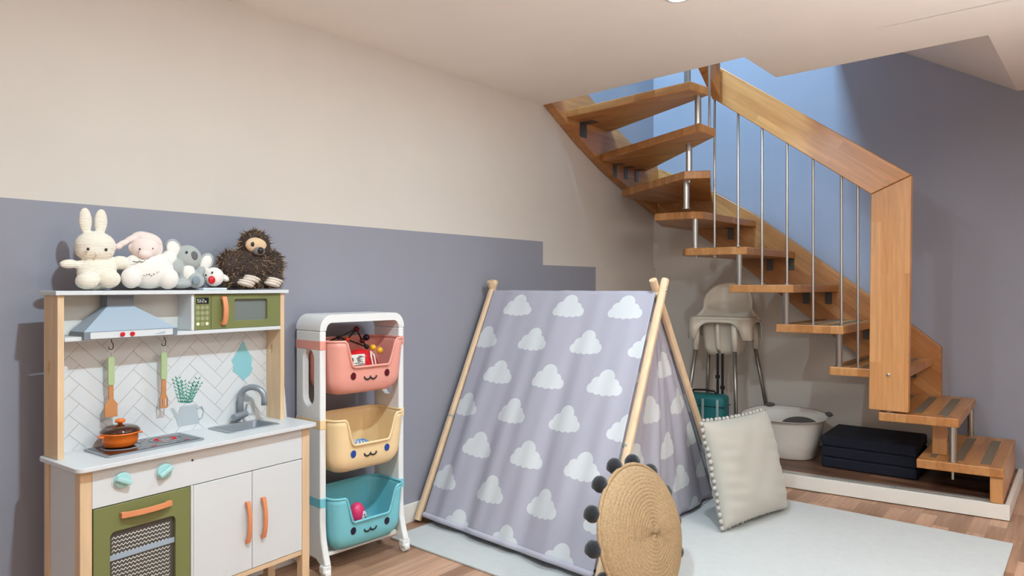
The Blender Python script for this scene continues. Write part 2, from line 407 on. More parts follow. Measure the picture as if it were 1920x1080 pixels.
# skirting
m = MB(); m.box((0, YN, 0), (.014, 3.655, .085)); struct(m, 'baseboard_left', M['skirt'], bev=.003)
m = MB(); x0, x1 = 2.135, 5.1
m.prism([(x0, YB(x0) - .014, 0), (x1, YB(x1) - .014, 0), (x1, YB(x1), 0), (x0, YB(x0), 0)], (0, 0, .09)); struct(m, 'baseboard_right', M['skirt'], bev=.003)
m = MB(); x0, x1 = .002, 2.07
m.prism([(x0, YB(x0) - .014, .074), (x1, YB(x1) - .014, .074), (x1, YB(x1), .074), (x0, YB(x0), .074)], (0, 0, .08)); struct(m, 'baseboard_back', M['skirt'], bev=.003)
# raised platform
XP = 2.115
PF = lambda x: 3.665 + .108 * x
m = MB()
m.prism([(0.001, PF(0) + .02, .0), (XP - .02, PF(XP - .02) + .02, .0), (XP - .02, YB(XP - .02) - .001, .0), (0.001, YB(0) - .001, .0)], (0, 0, .07))
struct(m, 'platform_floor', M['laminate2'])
m = MB()
m.prism([(0.001, PF(0), .004), (XP, PF(XP), .004), (XP, PF(XP) + .0195, .004), (0.001, PF(0) + .0195, .004)], (0, 0, .07))
m.prism([(XP - .0195, PF(XP) + .02, .004), (XP, PF(XP) + .02, .004), (XP, YB(XP) - .001, .004), (XP - .0195, YB(XP) - .001, .004)], (0, 0, .07))
struct(m, 'trim_1', M['skirt'], bev=.002)
m = MB()
for a, b_2, h in ((.022, .040, .003), (.042, .062, .0045), (.064, .078, .0035)):
    m.prism([(0.01, PF(0) + a, .0705), (XP - .03, PF(XP) + a, .0705), (XP - .03, PF(XP) + b_2, .0705), (0.01, PF(0) + b_2, .0705)], (0, 0, h))
struct(m, 'trim_2', M['alu'])
m = MB()
for k in range(7):
    x = .2 + k * .29; m.lathe([(0.003, .0), (.003, .0012)], (x, PF(x) + .052, .0752), 8)
struct(m, 'trim_3', M['dark'])
# white rod of casing on the wall beyond the platform corner
# recessed ceiling spotlights, with fixtures for the added fill spots too
for i, (x, y) in enumerate(SPOTS):
    t = thing('real_and_added_spotlight', '', 'ceiling light', (x, y, CEIL))
    mb = MB(); mb.lathe([(.036, -.0005), (.036, -.006), (.044, -.006), (.046, -.0005)], n=28); mb.build('trim_ring', M['white'], t, smooth=True)
    mb = MB(); mb.lathe([(.0345, -.0015), (.0345, -.004)], n=24); mb.build('lens', M['lamp'], t)
    t['label'] = 'small round recessed ceiling spotlight ' + ['above the tent, in front of the staircase opening', 'above the front of the toy kitchen', 'added as fill above the right end of the rug', 'added as fill beside the camera, right of the toy kitchen', 'added as fill behind the camera along the left wall', 'added as fill straight behind the camera', 'added as fill far right, level with the tent', 'added as fill far right, level with the camera', 'added as fill above the lowest steps of the staircase'][i]
    t['group'] = 'recessed spotlights in the ceiling'

# ------------------------------------------------------------------ staircase
st = thing('staircase', 'open winder staircase of honey-coloured beech with steel rods, rising over the platform', 'staircase', (1.2, 3.9, 0))
st_inv = Vector((-1.2, -3.9, 0))
def S(mb): bmesh.ops.translate(mb.bm, verts=mb.bm.verts, vec=st_inv); return mb
RZ = [.24 + .2115 * i for i in range(10)]; RZ[7] = 1.705; RZ[8] = 1.905; RZ[9] = 2.105
TK = .043
def fy(x, d=.0): return YF(x) + d
def by(x): return YB(x) - .05
TR = []
# straight flight: (front left x, front right x, back right x, back left x)
fl = [(1.749, 2.095, 2.085, 1.74), (1.586, 1.922, 1.905, 1.56), (1.36, 1.70, 1.70, 1.36), (1.099, 1.427, 1.42, 1.10), (.847, 1.186, 1.205, .86), (.60, .914, .955, .62), (.412, .665, .712, .33)]
for i, (a, b, c, d) in enumerate(fl):
    if i < 5: TR.append([(a, fy(a)), (b, fy(b)), (c, by(c)), (d, by(d))])
TR.append([(.60, fy(.6)), (.88, fy(.88)), (.93, fy(.93) + .05), (.955, by(.95)), (.60, by(.60)), (.56, fy(.56) + .05)])
TR.append([(.412, fy(.412)), (.64, fy(.64)), (.68, fy(.68) + .06), (.712, by(.71)), (.25, by(.25)), (.25, 4.1)])
TR.append([(.055, 3.93), (.70, 3.50), (.82, 3.57), (.42, by(.42)), (.055, by(.05))])
TR.append([(.048, 3.69), (.88, 3.30), (.885, 3.48), (.16, 4.15), (.048, 4.25)])
TR.append([(.048, 3.32), (.86, 3.235), (.885, 3.40), (.048, 3.80)])
stripm = M['grip']
for i, (pts, z) in enumerate(zip(TR, RZ)):
    mb = MB(); mb.prism([(x, y, z - TK) for x, y in pts], (0, 0, TK))
    o = S(mb).build('tread', M['beech_y'] if i < 8 else M['beech_x'], st, bev=.004)
    if i < 5:
        c, d = pts[2], pts[3]; a, b = pts[0], pts[1]
        for u in ((.72, .84), (.40, .52), (.12, .2)):
            A = Vector((a[0] + (b[0] - a[0]) * u[0], fy(a[0]) + .09)); B = Vector((a[0] + (b[0] - a[0]) * u[1], fy(a[0]) + .09))
            D = Vector((d[0] + (c[0] - d[0]) * u[0], by(d[0]) - .08)); E = Vector((d[0] + (c[0] - d[0]) * u[1], by(d[0]) - .08))
            mb = MB(); mb.prism([(q.x, q.y, z + .0002) for q in (A, B, E, D)], (0, 0, .0016))
            g = S(mb).build('grip_strip', stripm, o)
# stringer on the back wall
up = [(-.0, 1.93), (.10, 1.885), (.36, 1.765), (.69, 1.56), (.96, 1.35), (1.21, 1.155), (1.39, 1.01), (1.61, .84), (1.742, .727), (1.742, .42)]
lo = [(1.60, .44), (1.31, .66), (1.05, .87), (.78, 1.09), (.62, 1.22), (.46, 1.345), (.32, 1.44), (.15, 1.54), (.0, 1.585)]
mb = MB(); mb.prism([(x, YB(x) - .048, z) for x, z in up + lo], (0, .046, 0)); S(mb).build('wall_stringer', M['beech_str'], st, bev=.003)
upL = [(3.165, 2.44), (3.56, 2.245), (3.9, 2.095), (4.08, 2.03), (4.30, 1.965), (4.44, 1.93)]
loL = [(4.44, 1.60), (4.2, 1.675), (4.06, 1.72), (3.79, 1.815), (3.5, 1.945), (3.33, 2.035), (3.165, 2.125)]
mb = MB(); mb.prism([(-.016, y, z) for y, z in upL + loL], (.06, 0, 0)); S(mb).build('wall_stringer', M['beech_strL'], st, bev=.003)
# handrail beam and the board post
YR = 3.650
ry = lambda x: YR + .105 * x
def slab(pts, t=.045): return [(x, ry(x), z) for x, z in pts]
mb = MB(); mb.prism(slab([(.763, 2.337), (.763, 2.136), (1.555, 1.539), (1.730, 1.620)]), (0, .045, 0)); S(mb).build('handrail', M['beech_rail'], st, bev=.004)
mb = MB(); mb.prism(slab([(1.545, .463), (1.716, .461), (1.730, 1.618), (1.555, 1.537)]), (0, .045, 0)); S(mb).build('newel_board', M['beech_z'], st, bev=.004)
mb = MB(); mb.lathe([(.008, 0), (.008, .006), (.004, .008)], (0, 0, 0), 12, mx=Matrix.Rotation(PI / 2, 4, 'X').to_3x3())
o = S(MB()).build('bolt', M['steel'], st); bpy.data.objects.remove(o)
o = mb.build('bolt', M['steel'], st); pb = onskew(1666, 703, YR); o.location = pb + st_inv
# handrail of the upper flight turning towards the room
mb = MB(); mb.prism([(.775, 3.70, 2.325), (.775, 3.70, 2.12), (.79, 3.30, 2.36), (.79, 3.17, 2.44), (.79, 3.17, 2.66), (.785, 3.3, 2.58)], (.045, 0, 0)); S(mb).build('handrail', M['beech_strL'], st, bev=.004)
# balusters
def rod(x, y, z0, z1, r, name='baluster', cap=True):
    mb = MB(); mb.tube([(x, y, z0), (x, y, z1)], r, 14)
    if cap: mb.lathe([(r + .004, 0), (r + .004, .006), (r, .008)], (x, y, z0), 14)
    return S(mb).build(name, M['steel'], st, smooth=False)
def railz(x): return 2.136 + (x - .763) * (1.539 - 2.136) / (1.555 - .763)
yb_ = .115
for x, k in ((.763, 5), (.894, 5), (1.022, 4), (1.151, 4), (1.28, 3), (1.415, 3), (1.491, 2)):
    y = ry(x) + .03; z0 = RZ[k]
    if x == .763: z0 = RZ[5] - TK - .012
    yy = max(y, fy(x) + .02) if k != 2 else y + .02
    yy = ry(x) + .025
    mb = MB(); mb.tube([(x, yy, z0), (x, yy, railz(x) + .02)], .0065, 12); mb.lathe([(.011, 0), (.011, .005), (.0065, .008)], (x, yy, z0 + .0002), 12)
    S(mb).build('baluster', M['steel'], st)
mb = MB(); mb.tube([(.845, 3.50, RZ[8]), (.845, 3.5, 2.30)], .0065, 12); S(mb).build('baluster', M['steel'], st)
# distance posts between treads
stub = [(1.894, 0), (1.625, 1), (1.40, 2), (1.14, 3), (.894, 4), (.645, 5)]
for x, k in stub: rod(x, fy(x) + .03, RZ[k], RZ[k + 1] - TK, .0165, 'distance_post')
rod(1.885, by(1.885) - .03, RZ[0], RZ[1] - TK, .0165, 'distance_post')
rod(.665, 3.60, RZ[6], RZ[7] - TK, .0165, 'distance_post'); rod(.70, 3.56, RZ[7], RZ[8] - TK, .0165, 'distance_post')
rod(.84, 3.37, RZ[8], RZ[9] - TK, .0165, 'distance_post'); rod(.80, 3.33, RZ[9], 2.5, .0165, 'distance_post')
# nuts under treads
for x, k in ((1.894, 0), (.65, 5), (.763, 5), (.70, 7)):
    yy = fy(x) + .03 if k != 7 else 3.56
    mb = MB(); mb.lathe([(.006, -.04 if k == 0 else -.014), (.006, -.004), (.012, -.004), (.012, -.0002)], (x, yy, RZ[k] - TK), 12); S(mb).build('nut', M['steel'], st)
# wooden supports at the bottom
mb = MB(); mb.box((0, 0, 0), (.062, .05, RZ[1] - TK - RZ[0])); o = mb.build('support_block', M['beech_z'], st, bev=.003); o.location = Vector((1.79, fy(1.79) + .16, RZ[0])) + st_inv
mb = MB(); a = 2.04; b = 2.09; mb.prism([(a, fy(a) + .012, .0755), (b, fy(b) + .012, .0755), (b - .008, by(b) + .03, .0755), (a - .0, by(a) + .03, .0755)], (0, 0, RZ[0] - TK - .0757)); S(mb).build('side_panel', M['beech_z'], st, bev=.003)
# riser lip on first tread and steel caps
for x, y, k in ((1.87, fy(1.87) + .055, 1), (1.87, by(1.87) - .03, 1)):
    mb = MB(); mb.lathe([(.0, .0), (.017, .0), (.017, .0015), (.012, .0015), (.011, .0005), (0, .0005)], (x, y, RZ[k] + .0003), 20); S(mb).build('cap', M['steel'], st)
# metal brackets under treads on the stringers
def bracket_back(x, z):
    mb = MB(); y = YB(x) - .05
    mb.box((x - .02, y - .003, z - .075), (x + .02, y, z)); mb.box((x - .02, y - .06, z - .003), (x + .02, y, z))
    S(mb).build('bracket', M['zinc'], st)
for x, k in ((1.36, 3), (1.15, 4), (1.02, 4), (.93, 5), (.80, 5), (1.60, 2), (.55, 6)): bracket_back(x, RZ[k] - TK - .0005)
for y, k in ((3.86, 8), (4.0, 8), (4.14, 8)):
    mb = MB(); z = RZ[k] - TK - .0005; mb.box((.045, y - .02, z - .08), (.048, y + .02, z)); mb.box((.045, y - .02, z - .003), (.105, y + .02, z)); S(mb).build('bracket', M['zinc'], st)

mb = MB(); z = RZ[9] - TK - .0005; mb.box((.045, 3.46, z - .085), (.049, 3.53, z)); mb.box((.045, 3.46, z - .004), (.135, 3.53, z)); S(mb).build('bracket', M['zinc'], st)
# ------------------------------------------------------------------ rug
m = MB(); m.box((0, 0, 0), (2.04, 1.62, .009))
rug = m.build('rug', M['rug'], bev=.003); rug.location = (.10, 1.945, .0005); rug.rotation_euler = (0, 0, math.radians(-.4))
tag(rug, 'large flat pale grey woven rug on the laminate floor under the tent', 'rug')

# ------------------------------------------------------------------ play kitchen (local: x = out from wall, y = width, z up)
KO = Vector((.099, .6456, 0)); KA = math.radians(4.1)
kit = thing('play_kitchen', 'wooden toy kitchen with white worktop, olive oven and microwave against the grey wall', 'toy kitchen', KO, KA)
def K(px, py, dx):
    c, s = math.cos(KA), math.sin(KA); d = ray(px, py)
    t = (dx - ((CAMX - KO.x) * c - KO.y * s)) / (d[0] * c + d[1] * s)
    X, Y = CAMX + t * d[0], t * d[1]
    return Vector((dx, -(X - KO.x) * s + (Y - KO.y) * c, CAMH + t * d[2]))
def kb(name, a, b, mt, bev=.0015, parent=None):
    mb = MB(); mb.box(a, b); return mb.build(name, mt, parent or kit, bev=bev)
W = .75; CT = .603
# frame
for x in (.030, .225):
    for y in (.012, W - .032):
        kb('leg', (x, y, .001), (x + .03, y + .03, CT - .0125), M['pine'])
kb('side_panel', (.061, .016, .12), (.224, .026, CT - .0125), M['white'])
kb('side_panel', (.061, W - .026, .12), (.224, W - .016, CT - .0125), M['white'])
kb('carcass_back', (.032, .061, .12), (.038, W - .033, CT - .0125), M['white'])
kb('bottom_rail', (.232, .0425, .150), (.252, W - .0325, .166), M['pine_h'])
kb('bottom_board', (.0385, .0425, .166), (.2315, W - .0425, .174), M['white'])
kb('fascia', (.236, .0425, .484), (.254, W - .0325, CT - .0125), M['white'])
kb('divider', (.04, .317, .175), (.2545, .3245, .483), M['white'])
# worktop with sink cut-out
pts = rrect(.026, -.004, .280, W + .018, .022)
mb = MB(); mb.prism([(x, y, CT - .012) for x, y in pts], (0, 0, .012)); top = mb.build('worktop', M['white'], kit)
c1 = MB(); c1.prism([(x, y, CT - .05) for x, y in rrect(.072, .492, .188, .662, .012)], (0, 0, .1)); cut(top, [c1])
q = top.modifiers.new('bevel', 'BEVEL'); q.width = .0015; q.segments = 2; q.limit_method = 'ANGLE'
# sink
mb = MB(); o_ = rrect(.060, .478, .200, .674, .016); i_ = rrect(.074, .494, .186, .660, .012); bt = rrect(.082, .504, .178, .650, .012)
n = len(o_)
def ringfaces(mb, A, B):
    k = len(A)
    for i in range(k): mb._f([A[i], A[(i + 1) % k], B[(i + 1) % k], B[i]])
R0 = [mb.v((x, y, CT + .0004)) for x, y in o_]; R1 = [mb.v((x, y, CT + .003)) for x, y in rrect(.062, .480, .198, .672, .015)]
R2 = [mb.v((x, y, CT + .003)) for x, y in i_]; R3 = [mb.v((x, y, CT - .035)) for x, y in bt]
ringfaces(mb, R0, R1); ringfaces(mb, R1, R2); ringfaces(mb, R2, R3); mb._f(R3)
mb.build('sink', M['silver'], kit, smooth=False, bev=.001)
mb = MB(); mb.lathe([(.011, .0), (.011, .002), (.006, .002)], (.13, .577, CT - .0345), 16); mb.build('drain', M['dark'], kit)
# faucet
fx, fyy = .052, .600
fa = MB(); fa.lathe([(.016, .0005), (.016, .006), (.010, .012), (.010, .02)], (fx + .005, fyy + .01, CT), 20)
path = [(fx + .005, fyy + .01, CT + .015), (fx + .005, fyy + .008, CT + .085)]
for k in range(13):
    a = PI - PI * k / 12; path.append((fx + .042 + .037 * math.cos(a), fyy + .008 + .045 * (1 + math.cos(a)) / 2 + .0, CT + .087 + .037 * math.sin(a)))
path.append((path[-1][0], path[-1][1], CT + .062))
fa.tube(path, .0105, 14); fo = fa.build('faucet', M['silver'], kit, smooth=True)
mb = MB(); mb.tube([(fx + .022, fyy - .028, CT + .024), (fx + .01, fyy + .028, CT + .030)], .012, 16); mb.tube([(fx + .01, fyy + .024, CT + .035), (fx + .012, fyy + .03, CT + .062)], .0035, 8); mb.build('tap_lever', M['silver'], fo)
# hob
mb = MB(); mb.prism([(x, y, CT + .0003) for x, y in rrect(.060, .098, .214, .388, .012)], (0, 0, .004)); hob = mb.build('hob', M['silver'], kit, bev=.001)
kb('hob_glass', (.070, .110, CT + .0045), (.204, .376, CT + .0055), M['glassblk'], 0, hob)
mb = MB()
for cx, cy, rr in ((.12, .180, .052), (.13, .305, .046), (.13, .305, .034), (.13, .305, .02)):
    mb.tube([(cx + rr * math.cos(t * PI / 14), cy + rr * math.sin(t * PI / 14), CT + .0062) for t in range(28)], .0008, 4, closed=True)
mb.build('ring_marks', M['printgrey'], hob)
mb = MB()
for k in range(24):
    a = k * PI / 12; mb.tube([(.13 + .022 * math.cos(a), .305 + .022 * math.sin(a), CT + .0062), (.13 + .032 * math.cos(a), .305 + .032 * math.sin(a), CT + .0062)], .0012, 4)
mb.build('heat_ring', M['red'], hob)
for y in (.240, .340): mb = MB(); mb.ell((.188, y, CT + .006), (.0035, .010, .0006), 10, 4); mb.build('heat_mark', M['red'], hob)

# knobs on the fascia
for (px, py), rot in (((228, 900), -.5), ((307, 883), .55)):
    p = K(px, py, .255)
    R_ = Matrix.Rotation(PI / 2, 3, 'Y')
    mb = MB(); mb.lathe([(.026, .0), (.026, .0015)], (.2545, p.y, p.z), 24, mx=R_); k0 = mb.build('dial_plate', M['white'], kit)
    mb = MB(); mb.lathe([(.022, .002), (.022, .007), (.020, .009)], (.2545, p.y, p.z), 24, mx=R_)
    kn = mb.build('knob', M['mint'], kit, smooth=False, bev=.001)
    mb = MB(); mb.box((0, -.0215, -.007), (.012, .0215, .007)); g = mb.build('knob_grip', M['mint'], kn, bev=.004); g.location = (.2635, p.y, p.z); g.rotation_euler = (rot, 0, 0)
p = K(361, 863, .255); mb = MB(); mb.ell((.2545, p.y, p.z), (.0015, .0035, .0035), 10, 6); mb.build('screw_hole', M['dark'], kit)
# oven door with window
od = kb('oven_door', (.236, .0455, .172), (.254, .3155, .4815), M['olive'])
c1 = MB(); c1.prism([(.20, y, z) for y, z in rrect(.088, .196, .270, .408, .014)], (.1, 0, 0)); cut(od, [c1])
kb('oven_window', (.240, .080, .188), (.244, .279, .416), M['winblk'], 0, od)
mb = MB()
for r_ in range(16):
    z = .388 - r_ * .0115
    if .330 < z < .342: continue
    P_ = [(.2452, .096 + k * .0052, z + (.0028 if k % 2 else -.0028)) for k in range(32)]
    for a, b in zip(P_, P_[1:]):
        mb.poly([(a[0], a[1], a[2] - .0013), (b[0], b[1], b[2] - .0013), (b[0], b[1], b[2] + .0013), (a[0], a[1], a[2] + .0013)])
mb.build('zigzag_print', M['dispwhite'], od)
kb('oven_rack', (.2462, .086, .328), (.2475, .272, .343), M['silverlt'], 0, od)
def arch_handle(name, p0, p1, par, d=.02, wd=.011):
    """curved bar handle standing off the door"""
    p0, p1 = Vector(p0), Vector(p1); ax = (p1 - p0); L_ = ax.length; ax.normalize(); side = ax.cross(Vector((1, 0, 0))).normalized() * wd / 2
    n = 14; mb = MB(); O = []; I = []
    for i in range(n + 1):
        t = i / n; s = 1 - (2 * t - 1) ** 2
        O.append(p0 + ax * L_ * t + Vector((.010 + d * .55 * s + .002, 0, 0)))
        ti = .0 if i == 0 else (1. if i == n else t)
        I.append(p0 + ax * L_ * t + Vector((.0 if t < .13 or t > .87 else .004 + d * .55 * s, 0, 0)))
    A = [mb.v(q + side) for q in O]; B = [mb.v(q - side) for q in O]; Cc = [mb.v(q - side) for q in I]; D = [mb.v(q + side) for q in I]
    for i in range(n):
        mb._f([A[i], A[i + 1], B[i + 1], B[i]]); mb._f([B[i], B[i + 1], Cc[i + 1], Cc[i]]); mb._f([Cc[i], Cc[i + 1], D[i + 1], D[i]]); mb._f([D[i], D[i + 1], A[i + 1], A[i]])
    mb._f([A[0], B[0], Cc[0], D[0]]); mb._f([A[n], D[n], Cc[n], B[n]])
    return mb.build(name, M['orange'], par, bev=.001)
arch_handle('handle', (.2545, .113, .450), (.2545, .254, .450), od, wd=.015)
for y0, y1, hy in ((.3255, .5225, .503), (.5245, .7170, .560)):
    d_ = kb('cabinet_door', (.236, y0, .168), (.254, y1, .4815), M['white'])
    arch_handle('handle', (.2545, hy, .258), (.2545, hy, .390), d_, wd=.013)
# upper unit
def four_pane(y, x, z):
    L_ = []
    for sx_, s2 in ((-1, 1), (1, 1), (-1, 0), (1, 0)):
        c_ = MB()
        if s2: pts = [(x + sx_ * .004, z + .004), (x + sx_ * .022, z + .004), (x + sx_ * .022, z + .018), (x + sx_ * .012, z + .036), (x + sx_ * .004, z + .044)]
        else: pts = [(x + sx_ * .004, z - .004), (x + sx_ * .022, z - .004), (x + sx_ * .022, z - .026), (x + sx_ * .004, z - .026)]
        c_.prism([(a, y - .02, b) for a, b in pts], (0, .06, 0)); L_.append(c_)
    return L_
sp1 = kb('upper_side_panel', (.035, .010, CT + .0003), (.124, .026, 1.0535), M['pine'], 0)
cut(sp1, four_pane(.018, .080, .832))
sp2 = kb('upper_side_panel', (.035, .724, CT + .0003), (.124, .740, 1.0535), M['pine'], 0)
cut(sp2, four_pane(.732, .080, .832))
kb('top_board', (.028, .002, 1.054), (.134, .752, 1.066), M['white'])
kb('shelf_board', (.0430, .0265, .925), (.126, .7235, .937), M['white'])
kb('upper_divider', (.0430, .392, .9375), (.124, .402, 1.0535), M['white'])
kb('upper_back_board', (.0355, .0265, .9375), (.0420, .7235, 1.0535), mat('pale_grey_board', (214, 212, 204), .6))
# splashback with herringbone
mb = MB(); mb.box((.0355, .0265, CT + .0003), (.0420, .7235, .9245)); mb.mi = 1
y0, y1, z0, z1 = .028, .722, CT + .002, .923
def clip(a, b):
    dx, dz = b[0] - a[0], b[1] - a[1]; t0, t1 = 0., 1.
    for p_, q_ in ((-dx, a[0] - y0), (dx, y1 - a[0]), (-dz, a[1] - z0), (dz, z1 - a[1])):
        if abs(p_) < 1e-9:
            if q_ < 0: return None
        else:
            t = q_ / p_
            if p_ < 0: t0 = max(t0, t)
            else: t1 = min(t1, t)
    if t1 - t0 < 1e-3: return None
    return (a[0] + dx * t0, a[1] + dz * t0), (a[0] + dx * t1, a[1] + dz * t1)
Wt, Lt = .040, .128; c45 = math.sqrt(.5)
def rot45(u, v_): return (.37 + (u - v_) * c45, .76 + (u + v_) * c45)
seen = set()
for k in range(-30, 31):
    for q in range(-8, 9):
        bx, bz = k * Wt + q * Lt, k * Wt - q * Lt
        for (ox, oz, ww, hh) in ((0, 0, Lt, Wt), (Lt, Wt - Lt, Wt, Lt)):
            c = [(bx + ox, bz + oz), (bx + ox + ww, bz + oz), (bx + ox + ww, bz + oz + hh), (bx + ox, bz + oz + hh)]
            for i in (0, 3):   # two edges per tile are enough
                a, b = rot45(*c[i]), rot45(*c[(i + 1) % 4]); r_ = clip(a, b)
                if not r_: continue
                a, b = r_; d = Vector((b[0] - a[0], b[1] - a[1])).normalized(); nn = (-d.y * .0007, d.x * .0007)
                mb.poly([(.0423, a[0] + nn[0], a[1] + nn[1]), (.0423, b[0] + nn[0], b[1] + nn[1]), (.0423, b[0] - nn[0], b[1] - nn[1]), (.0423, a[0] - nn[0], a[1] - nn[1])])
bs = mb.build('splashback', [M['white'], M['line']], kit)
# printed motifs on the splashback
def decal(name, pxs, mt, par=bs, dx=.0427, th=.0004):
    mb = MB(); mb.prism([K(x, y, dx) for x, y in pxs], (th, 0, 0)); return mb.build(name, mt, par)
decal('towel_print', [(456, 638), (462, 652), (473, 672), (471, 685), (474, 692), (469, 702), (456, 714), (444, 701), (436, 696), (438, 686), (434, 676), (446, 656)], M['towel'])
decal('can_print', [(338, 762), (368, 758), (374, 793), (334, 800), (330, 786), (320, 766), (326, 765), (334, 778)], M['printgrey'])
mb = MB(); hp = [K(x, y, .0430) for x, y in ((369, 766), (378, 762), (382, 770), (379, 782), (372, 786))]; mb.tube(hp, .003, 6); mb.build('can_handle_print', M['printgrey'], bs)
mb = MB(); rr = random.Random(3)
for sx_, tx in ((334, 328), (340, 338), (346, 344), (352, 358), (358, 374), (364, 370), (342, 334), (356, 364)):
    base = (346 + (sx_ - 346) * .5, 760); ty = 712 + rr.random() * 16
    for k in range(7):
        t = k / 6.5 + .12; x = base[0] + (tx - base[0]) * t; y = base[1] + (ty - base[1]) * t
        for s_ in (-1, 1):
            a = K(x, y, .0429); b = K(x + s_ * 5.5, y - 5.5, .0429); c = K(x + s_ * 4.5, y - 1, .0429)
            mb.poly([a, c, b])
mb.build('leaf_print', M['printgreen'], bs)
decal('bottle_print', [(446, 748), (454, 744), (455, 736), (460, 735), (461, 743), (472, 744), (477, 750), (478, 778), (441, 782), (441, 755)], M['printgrey'])
decal('bottle_label_print', [(449, 754), (470, 752), (471, 774), (449, 777)], M['white'], dx=.0432)
# cooker hood
hd = MB()
b0, b1, zb, zt = .070, .338, .928, .9505
hd.box((.050, b0, zb), (.140, b1, zt)); hood = hd.build('hood', M['hoodgrey'], kit, bev=.001)
mb = MB(); A = [(.050, b0, zt), (.140, b0, zt), (.140, b1, zt), (.050, b1, zt)]; B = [(.050, .150, 1.018), (.095, .150, 1.018), (.095, .230, 1.018), (.050, .230, 1.018)]
va = [mb.v(p) for p in A]; vb = [mb.v(p) for p in B]; ringfaces(mb, va, vb); mb._f(va); mb._f(vb); can = mb.build('canopy', M['silverlt'], hood)
kb('chimney', (.050, .152, 1.0185), (.093, .228, 1.0535), M['hoodgrey'], 0, hood)
mb = MB(); mb.prism([(.1402, y, z) for y, z in rrect(.086, zb + .002, .322, zt - .002, .003)], (.002, 0, 0)); mb.build('control_strip', M['white'], hood)
for y in (.172, .200): mb = MB(); mb.lathe([(.0065, 0), (.0065, .004), (.005, .005)], (.1422, y, (zb + zt) / 2), 18, mx=Matrix.Rotation(PI / 2, 3, 'Y')); mb.build('red_knob', M['red'], hood)
mb = MB(); mb.prism([(.1424, .262, .934), (.1424, .298, .934), (.1424, .298, .944)], (.0003, 0, 0)); mb.build('scale_print', M['printgrey'], hood)
mb = MB(); mb.lathe([(.0055, 0), (.0055, .0015)], (.112, .205, .983), 16, mx=Matrix.Rotation(PI / 2 - .68, 3, 'Y')); mb.build('hood_badge', M['white'], hood)
# hooks below the hood
def hook(px):
    p = K(px, 640, .075); mb = MB(); z = .9235
    pt = [(.075, p.y, z), (.075, p.y + .002, z - .010), (.075, p.y + .006, z - .016)] + [(.075, p.y + .0 + .0065 * math.cos(a), z - .024 - .0085 * math.sin(a)) for a in [k * PI / 8 for k in range(9)]]
    mb.tube(pt, .0013, 8); mb.build('hook', M['dark'], kit, smooth=True); return p.y, z - .0325
hy1, hz1 = hook(208); hy2, hz2 = hook(307)
# microwave
mp = kb('microwave_panel', (.100, .4022, .9375), (.122, .4600, 1.0535), M['olive'])
kb('display', (.1222, .409, 1.022), (.1228, .452, 1.042), M['display'], 0, mp)
# seven-segment clock reading 5:12
mb = MB(); seg = {'5': 'afgcd', '1': 'bc', '2': 'abged', 'o': 'gced'}
def digit(ch, y, z, w_, h_):
    t = .0012
    S_ = {'a': ((0, h_), (w_, h_)), 'g': ((0, h_ / 2), (w_, h_ / 2)), 'd': ((0, 0), (w_, 0)), 'f': ((0, h_ / 2), (0, h_)), 'b': ((w_, h_ / 2), (w_, h_)), 'e': ((0, 0), (0, h_ / 2)), 'c': ((w_, 0), (w_, h_ / 2))}
    for k in seg[ch]:
        (a, b), (c, d) = S_[k]; mb.box((.123, y + a - t / 2, z + b - t / 2), (.1233, y + c + t / 2, z + d + t / 2))
digit('5', .413, 1.027, .006, .010); digit('1', .4235, 1.027, .0, .010); digit('2', .4285, 1.027, .006, .010); digit('o', .4385, 1.027, .004, .008)
mb.box((.123, .4212, 1.0300), (.1233, .4222, 1.0308)); mb.box((.123, .4212, 1.0335), (.1233, .4222, 1.0343))
mb.build('clock_digits', M['dispwhite'], mp)
mb = MB()
for i in range(4):
    for j in range(3):
        cy, cz = .415 + j * .0155, 1.010 - i * .0175
        if i == 3 and j != 1: mb.lathe([(.0055, 0), (.0055, .0006)], (.1222, cy, cz), 14, mx=Matrix.Rotation(PI / 2, 3, 'Y'))
        else:
            mb.tube([(.1226, cy + .0052 * math.cos(t * PI / 8), cz + .0052 * math.sin(t * PI / 8)) for t in range(16)], .0005, 4, closed=True); mb.ell((.1226, cy, cz), (.0004, .0015, .0022), 6, 4)
mb.build('keypad_print', M['plate'], mp)
md = kb('microwave_door', (.100, .4612, .9375), (.122, .7235, 1.0535), M['olive'])
c1 = MB(); c1.prism([(.08, y, z) for y, z in rrect(.545, .963, .672, 1.035, .007)], (.1, 0, 0)); cut(md, [c1])
kb('microwave_window', (.108, .540, .958), (.111, .678, 1.040), M['micwin'], 0, md)
arch_handle('handle', (.1222, .501, .951), (.1222, .501, 1.045), md, wd=.016)
# small white perforated bracket behind the right end of the worktop
mb = MB(); mb.prism([(.02, .792, .555), (.02, .826, .555), (.02, .812, .700), (.02, .806, .708), (.02, .792, .708)], (.008, 0, 0))
br = mb.build('white_bracket', M['plastic'], bev=.002); br.location = KO; br.rotation_euler = (0, 0, KA)
for z in (.60, .66): pass
br.parent = kit; br.location = (0, 0, 0); br.rotation_euler = (0, 0, 0); br.name = 'side_bracket'
kb('bracket_arm', (.02, .7505, .56), (.028, .7915, .575), M['plastic'], 0)

